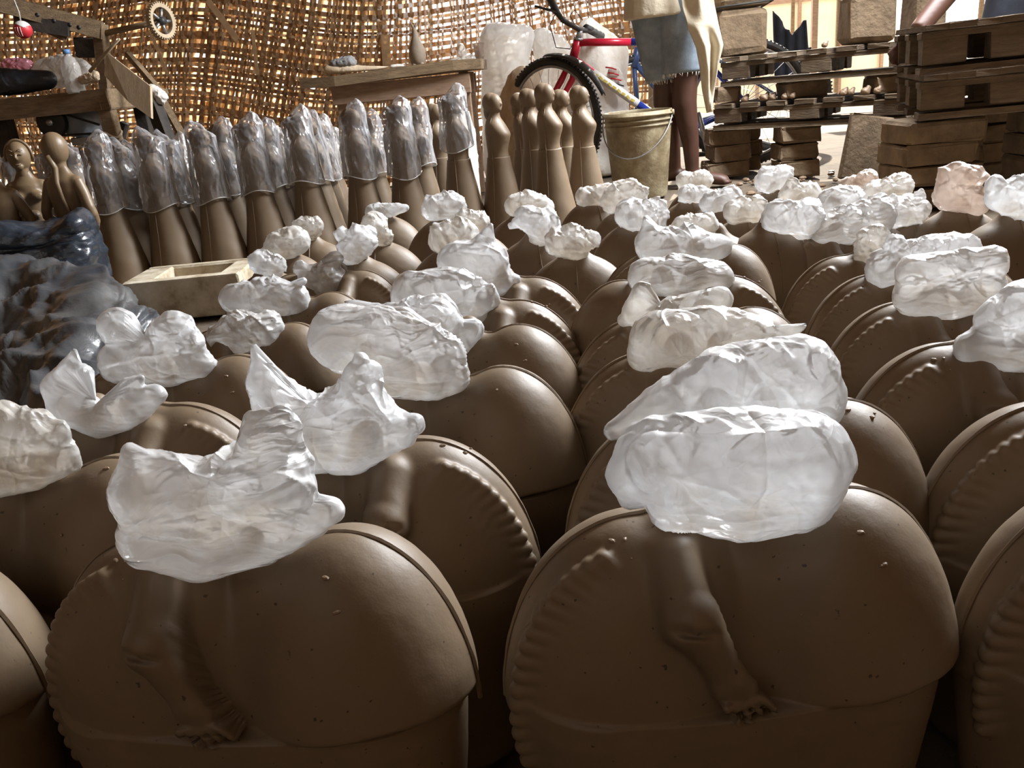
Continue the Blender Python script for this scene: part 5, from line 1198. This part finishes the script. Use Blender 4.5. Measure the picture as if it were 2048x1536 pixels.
# lumps of clay on the lower pallet
rn_ = random.Random(9)
for k, (px, py, r_) in enumerate([(1490, 186, 7), (1530, 180, 9), (1545, 186, 7), (1570, 188, 6), (1688, 176, 7), (1702, 180, 6), (1732, 172, 8), (1650, 66, 5), (1585, 180, 5), (1755, 178, 6)]):
    p_ = at(px, py, 4.06-.0012*(px-1570)); zz = zL if py > 100 else zU
    o = blob('clay_lump', [[((p_.x, p_.y, zz+.012), .018*r_/7), ((p_.x+.01, p_.y, zz+.026), .008*r_/7)]], CLAYD, amp=.3, seed=k, nu=30, flat=zz+.001); tag(o, ['jagged dried clay lump at the left of the lower left pallet', 'tall pointed clay lump on the lower left pallet', 'clay lump just right of the tall pointed one, lower left pallet', 'clay lump touching the rough brick on the lower left pallet', 'clay lump right of the rough brick, first of three', 'clay lump right of the rough brick, middle of three', 'clay lump with a peak, last of three near the leaning board', 'small clay lump on the upper left pallet, by the pillar', 'clay lump in front of the rough brick, lower left pallet', 'clay lump at the right end of the lower left pallet'][k], 'clay lump', 'dried clay lumps on the left pallets')
# leaning board
pA, pB = at(1725, 375, 3.75), at(1748, 225, 3.95)
t = MB().box((0, 0, 0), (.185, .03, .262), None, .006, .004, 4).build('leaning_board', ADOBE); t.location = (at(1732, 300, 3.72).x, 3.72, .137); t.rotation_euler = (-.10, .20, .1); tag(t, 'muddy board leaning against the lower left pallet', 'board')
# right pair, nearer
YR = 2.98
zR1 = float(aty(1858, 50, YR)[2]); zR2 = float(aty(1858, 158, YR)[2]); th = zR1-zR2-.012
zR3 = float(aty(1858, 243, YR)[2])
r1 = pallet(XY(1846, 60, YR), XY(2230, 60, YR-.12), .62, zR1, th, 'muddy timber pallet, top one of the near right pair', 3, tilt=.02)
r2_ = pallet(XY(1842, 160, YR-.01), XY(2230, 160, YR-.14), .62, zR1-th, th*.92, 'muddy timber pallet, lower one of the near right pair', 3, tilt=.02)
zq = zR1-th-th*.92-.008
def column2(px, Y, wpx, n_, lab, depth=.2, z1=None): return column(px, Y, wpx, 0, z1 or zq, n_, lab, depth, .008)
column2(1892, 2.99, 158, 4, 'wide adobe brick stack under the near right pallets', .22)
column2(2015, 3.45, 90, 4, 'adobe brick stack behind the dark bare leg at the right edge', .2)
column2(2160, 2.95, 150, 4, 'adobe brick stack under the near right pallets, beyond the right edge', .22)
# dark cloth hanging outside
cc_ = [at(1545, 22, 4.95), at(1560, 55, 4.95), at(1580, 60, 4.95), at(1600, 30, 4.95), at(1610, 70, 4.95), at(1622, 150, 4.97), at(1560, 150, 4.97), at(1545, 80, 4.97)]
mb = MB(); ca = sum(cc_, Vector())/8
n1 = 24; VV = []
for j in range(n1):
    for i in range(n1):
        u, v = i/(n1-1), j/(n1-1)
        tp = at(1545+68*u, 60-38*abs(cos(u*pi*1.0))**2.2+(18*u if u > .5 else 0), 4.95); bt_ = at(1552+66*u, 165, 4.98)
        p_ = tp.lerp(bt_, v); p_.y += .018*sin(u*22+v*2); VV.append(p_)
o = link('dark_cloth', make_mesh('dark_cloth', VV, [(j*n1+i, j*n1+i+1, (j+1)*n1+i+1, (j+1)*n1+i) for j in range(n1-1) for i in range(n1-1)]), DCLOTH); m_ = o.modifiers.new('t', 'SOLIDIFY'); m_.thickness = .004
tag(o, 'dark blue cloth hanging behind the left pallets against the bright yard', 'cloth')
# rubble on the floor near the stacks
rn_ = random.Random(4); mb = MB()
for k in range(170):
    px = rn_.uniform(1380, 1900); Y_ = rn_.uniform(3.2, 4.1); p_ = at(px, 350, Y_); s_ = rn_.uniform(.004, .016)
    mb.ell((p_.x, Y_, s_*.3), (s_*1.4, s_, s_*.7), 6, 4, Matrix.Rotation(rn_.uniform(0, 3), 3, 'Z'))
o = mb.build('rubble', CLAYD); tag(o, 'clay rubble scattered on the floor before the brick stacks', 'rubble', kind='stuff')
# ------------------------------------------------------------------ people
def person(org, label, tubes, ells, hands=True):
    t_ = empty('person', org); tag(t_, label, 'person'); return t_
def limb(mb, pts, rad, ry=1): mb.tube([Vector(p) for p in pts], rad, 20, ry)
def hand(mb, w_, d_, side):
    """palm and five fingers from wrist w_ along d_"""
    d_ = Vector(d_).normalized(); s_ = d_.cross(Vector((0, 1, 0))).normalized() if abs(d_.y) < .9 else Vector((1, 0, 0)); w_ = Vector(w_)
    mb.tube([w_, w_+d_*.045, w_+d_*.085], [.022, .036, .034], 14, .5)
    for k in range(4):
        b_ = w_+d_*.08+s_*(-.027+.018*k); l_ = [.055, .068, .072, .058][k]; n2 = d_.cross(s_)
        mb.tube([b_, b_+d_*l_*.5+n2*.006*side, b_+d_*l_+n2*.022*side], [.0095, .009, .0075], 10)
    b_ = w_+d_*.03+s_*.026; mb.tube([b_, b_+d_*.03+s_*.022, b_+d_*.055+s_*.026], [.012, .0105, .008], 10)
def foot(mb, ank, heading):
    h_ = Vector((cos(heading), sin(heading), 0)); s_ = Vector((-h_.y, h_.x, 0)); a_ = Vector(ank); f0 = Vector((a_.x, a_.y, 0))
    mb.tube([f0-h_*.055+Vector((0, 0, .035)), f0+Vector((0, 0, .045)), f0+h_*.07+Vector((0, 0, .036)), f0+h_*.13+Vector((0, 0, .024)), f0+h_*.16+Vector((0, 0, .018))], [.030, .037, .036, .034, .026], 16, .78)
    for k in range(5):
        b_ = f0+h_*(.155-.010*abs(k-1))+s_*(-.030+.0155*k)+Vector((0, 0, .014)); mb.tube([b_, b_+h_*(.030-.002*k)], [.0125-.001*k if k else .014, .009], 10)
def head_parts(parent, c, yaw, skin):
    R_ = Matrix.Rotation(yaw, 3, 'Z'); mb = MB(); c = Vector(c)
    def q(v): return c+R_ @ Vector(v)
    mb.ell(q((0, .01, .02)), (.076, .094, .105)); mb.ell(q((0, -.03, -.045)), (.055, .06, .06)); mb.tube([q((0, -.088, .02)), q((0, -.108, -.012)), q((0, -.09, -.02))], [.010, .016, .010], 10)
    for s_ in (-1, 1): mb.ell(q((s_*.078, .01, -.005)), (.012, .022, .032)); mb.ell(q((s_*.03, -.078, .028)), (.018, .012, .010))
    mb.tube([q((-.022, -.082, -.055)), q((0, -.092, -.053)), q((.022, -.082, -.055))], [.006, .009, .006], 8); mb.tube([q((0, .01, -.17)), q((0, .005, -.07))], [.055, .052], 18)
    m_ = remeshed(mb, .006, 3); m_.materials.clear(); link('head', m_, skin, parent)
    mb = MB(); mb.ell(q((0, .022, .045)), (.084, .098, .092)); link('hair', remeshed(mb, .008, 2), HAIR, parent).data.materials.append(HAIR)
    for s_ in (-1, 1): MB().ell(q((s_*.03, -.088, .024)), (.011, .006, .006), 12, 8).build('eye', WHITEP, parent, True)
# person by the bucket
ft = at(1400, 338, 4.02); hem = at(1368, 150, 4.1); t = empty('person', (ft.x-.02, 4.05, 0)); tag(t, 'barefoot person in frayed denim shorts and loose beige shirt beside the bucket', 'person'); org = Vector((ft.x-.02, 4.05, 0))
def G(px, py, Y): return at(px, py, Y)-org
k1, k2 = G(1372, 130, 4.05), G(1330, 130, 4.14)
an1, an2 = G(1384, 318, 4.05), G(1348, 305, 4.16); an1.z = .075; an2.z = .075
hip1, hip2 = G(1362, 15, 4.06), G(1325, 15, 4.14)
hip1.z = hip2.z = .86; hip2.x = hip1.x-.13; hip2.y = hip1.y+.07
mb = MB()
cf1 = k1.lerp(an1, .35)+Vector((-.018, 0, 0)); cf2 = k2.lerp(an2, .35)+Vector((-.015, 0, 0))
limb(mb, [hip1, k1.lerp(hip1, .5), k1, cf1, k1.lerp(an1, .75), an1, an1+Vector((.0, 0, -.03))], [.088, .074, .056, .056, .038, .031, .034])
limb(mb, [hip2, k2.lerp(hip2, .5), k2, cf2, k2.lerp(an2, .75), an2, an2+Vector((.0, 0, -.03))], [.088, .074, .056, .055, .038, .031, .034])
foot(mb, an1, -.35); foot(mb, an2, -.2)
pel = (hip1+hip2)/2
limb(mb, [pel+Vector((0, 0, -.03)), pel+Vector((0, 0, .10)), pel+Vector((0, 0, .30)), pel+Vector((0, 0, .48)), pel+Vector((0, 0, .58))], [.145, .135, .15, .16, .07], .68)
sh = pel+Vector((0, 0, .50))
for s_ in (-1, 1):
    a0 = sh+Vector((s_*.17, 0, 0)); a1_ = a0+Vector((s_*.05, -.05, -.27)); a2_ = a1_+Vector((-.0*s_+.10, -.18, -.10))
    limb(mb, [sh, a0, a1_, a2_], [.06, .052, .042, .030]); hand(mb, a2_, (a2_-a1_), -1)
m_ = remeshed(mb, .0065, 5); m_.materials.clear(); link('body', m_, SKIN, t)
head_parts(t, sh+Vector((0, -.01, .25)), .6, SKIN)
# shorts
mb = MB(); zc_ = G(1350, 35, 4.08).z
h1 = k1+(hip1-k1)*.0+Vector((0, 0, .0)); h1 = G(1366, 146, 4.05); h2 = G(1328, 160, 4.14)
limb(mb, [h1, h1.lerp(hip1, .5), hip1+Vector((0, 0, .02))], [.088, .098, .108]); limb(mb, [h2, h2.lerp(hip2, .5), hip2+Vector((0, 0, .02))], [.082, .096, .106])
limb(mb, [pel+Vector((0, 0, -.07)), pel+Vector((0, 0, .10))], [.155, .150], .75)
m_ = remeshed(mb, .008, 3); m_.materials.clear(); so = link('denim_shorts', m_, DENIM, t)
mb = MB(); rn_ = random.Random(2)
for hh, rr in ((h1, .088), (h2, .082)):
    for k in range(70):
        q = rn_.uniform(0, 2*pi); l_ = rn_.uniform(.006, .02); a_ = hh+Vector((rr*cos(q), rr*sin(q), .002)); mb.tube([a_, a_+Vector((rn_.uniform(-.006, .006), rn_.uniform(-.004, .004), -l_))], .0014, 4)
fr_ = mb.build('frayed_hem', SACK, so, True); fr_['kind'] = 'stuff'
# shirt, with a long loose tail on the right side
mb = MB(); zs = G(1330, 32, 4.0)
limb(mb, [Vector((pel.x, pel.y, zs.z-.0)), Vector((pel.x, pel.y, zs.z+.12)), pel+Vector((0, 0, .36)), sh+Vector((0, 0, .0)), sh+Vector((0, 0, .07))], [.185, .175, .175, .17, .085], .78)
for s_ in (-1, 1):
    a0 = sh+Vector((s_*.17, 0, 0)); limb(mb, [sh, a0, a0+Vector((s_*.03, -.02, -.15))], [.075, .07, .065])
m_ = remeshed(mb, .008, 3); m_.materials.clear(); link('shirt', m_, SHIRT, t)
rows = [(1360, 1424, -60, 3.9), (1366, 1432, 10, 3.88), (1378, 1438, 50, 3.86), (1396, 1446, 90, 3.86), (1404, 1436, 130, 3.87), (1408, 1430, 175, 3.9), (1416, 1426, 222, 3.92)]
n1, n2 = 26, 50; VV = []
for j in range(n2):
    q = j/(n2-1)*(len(rows)-1); i0 = min(int(q), len(rows)-2); f = q-i0; ra = [rows[i0][k]*(1-f)+rows[i0+1][k]*f for k in range(4)]
    for i in range(n1):
        u = i/(n1-1); p_ = G(ra[0]+(ra[1]-ra[0])*u, ra[2]+14*(1-u)*(1 if j < 6 else .3), ra[3]); p_.y += .014*sin(u*pi*3+j*.07)+.012*sin(u*9-j*.13)+.10*(u-.5)**2; VV.append(p_)
o = link('shirt_tail', make_mesh('shirt_tail', VV, [(j*n1+i, j*n1+i+1, (j+1)*n1+i+1, (j+1)*n1+i) for j in range(n2-1) for i in range(n1-1)]), SHIRT, t); sm = o.modifiers.new('t', 'SOLIDIFY'); sm.thickness = .003
# person behind the near right pallets
pf = at(1985, 405, 3.62); org = Vector((pf.x+.08, 3.95, 0)); t = empty('person', org); tag(t, 'dark-clothed person behind the near right pallets, one bare leg showing', 'person')
mb = MB(); base = [(-.10, 1), (.14, -1)]
A1_ = G(1985, 385, 3.95); A1_.z = .075; K1_ = G(1985, 230, 3.95); H1_ = Vector((A1_.x+.03, 0, .88)); A2_ = A1_+Vector((.27, .05, 0)); K2_ = K1_+Vector((.25, .02, 0)); H2_ = H1_+Vector((.19, .02, 0))
K1_.z = K2_.z = .50
for a_, k_, h_ in ((A1_, K1_, H1_), (A2_, K2_, H2_)):
    limb(mb, [h_, k_.lerp(h_, .5), k_, k_.lerp(a_, .35)+Vector((.012, 0.01, 0)), k_.lerp(a_, .75), a_, a_+Vector((0, 0, -.03))], [.088, .075, .056, .055, .038, .031, .034]); foot(mb, a_, -1.7)
pel = (H1_+H2_)/2; sh = pel+Vector((-.10, -.16, .46))
limb(mb, [pel, pel.lerp(sh, .3), pel.lerp(sh, .7), sh, sh+Vector((-.02, -.04, .1))], [.145, .14, .15, .15, .06], .7)
hd_ = G(1835, 62, 3.55); e_ = G(1905, -25, 3.62); s0 = sh+Vector((-.17, 0, 0))
limb(mb, [sh, s0, e_, hd_], [.06, .055, .045, .034]); hand(mb, hd_, hd_-e_, -1)
s1 = sh+Vector((.17, 0, 0)); limb(mb, [sh, s1, s1+Vector((.05, -.1, -.24)), s1+Vector((-.05, -.30, -.30))], [.06, .052, .042, .03]); hand(mb, s1+Vector((-.05, -.30, -.30)), (-.3, -.8, -.2), -1)
m_ = remeshed(mb, .0065, 5); m_.materials.clear(); link('body', m_, SKIN, t); head_parts(t, sh+Vector((-.03, -.08, .24)), 0, SKIN)
mb = MB()
for k_, h_ in ((K1_, H1_), (K2_, H2_)): limb(mb, [k_+Vector((0, 0, .02)), k_.lerp(h_, .5), h_], [.085, .095, .11])
limb(mb, [pel+Vector((0, 0, -.06)), pel+Vector((0, 0, .1))], [.155, .15], .75); m_ = remeshed(mb, .008, 3); m_.materials.clear(); link('shorts', m_, DCLOTH, t)
mb = MB(); limb(mb, [pel+Vector((0, 0, .04)), pel.lerp(sh, .4), sh, sh+Vector((-.02, -.03, .07))], [.17, .17, .175, .085], .78)
for s_ in (s0, s1): limb(mb, [sh, s_, s_+Vector((0, -.02, -.10))], [.075, .07, .064])
m_ = remeshed(mb, .008, 3); m_.materials.clear(); link('shirt', m_, DCLOTH, t)
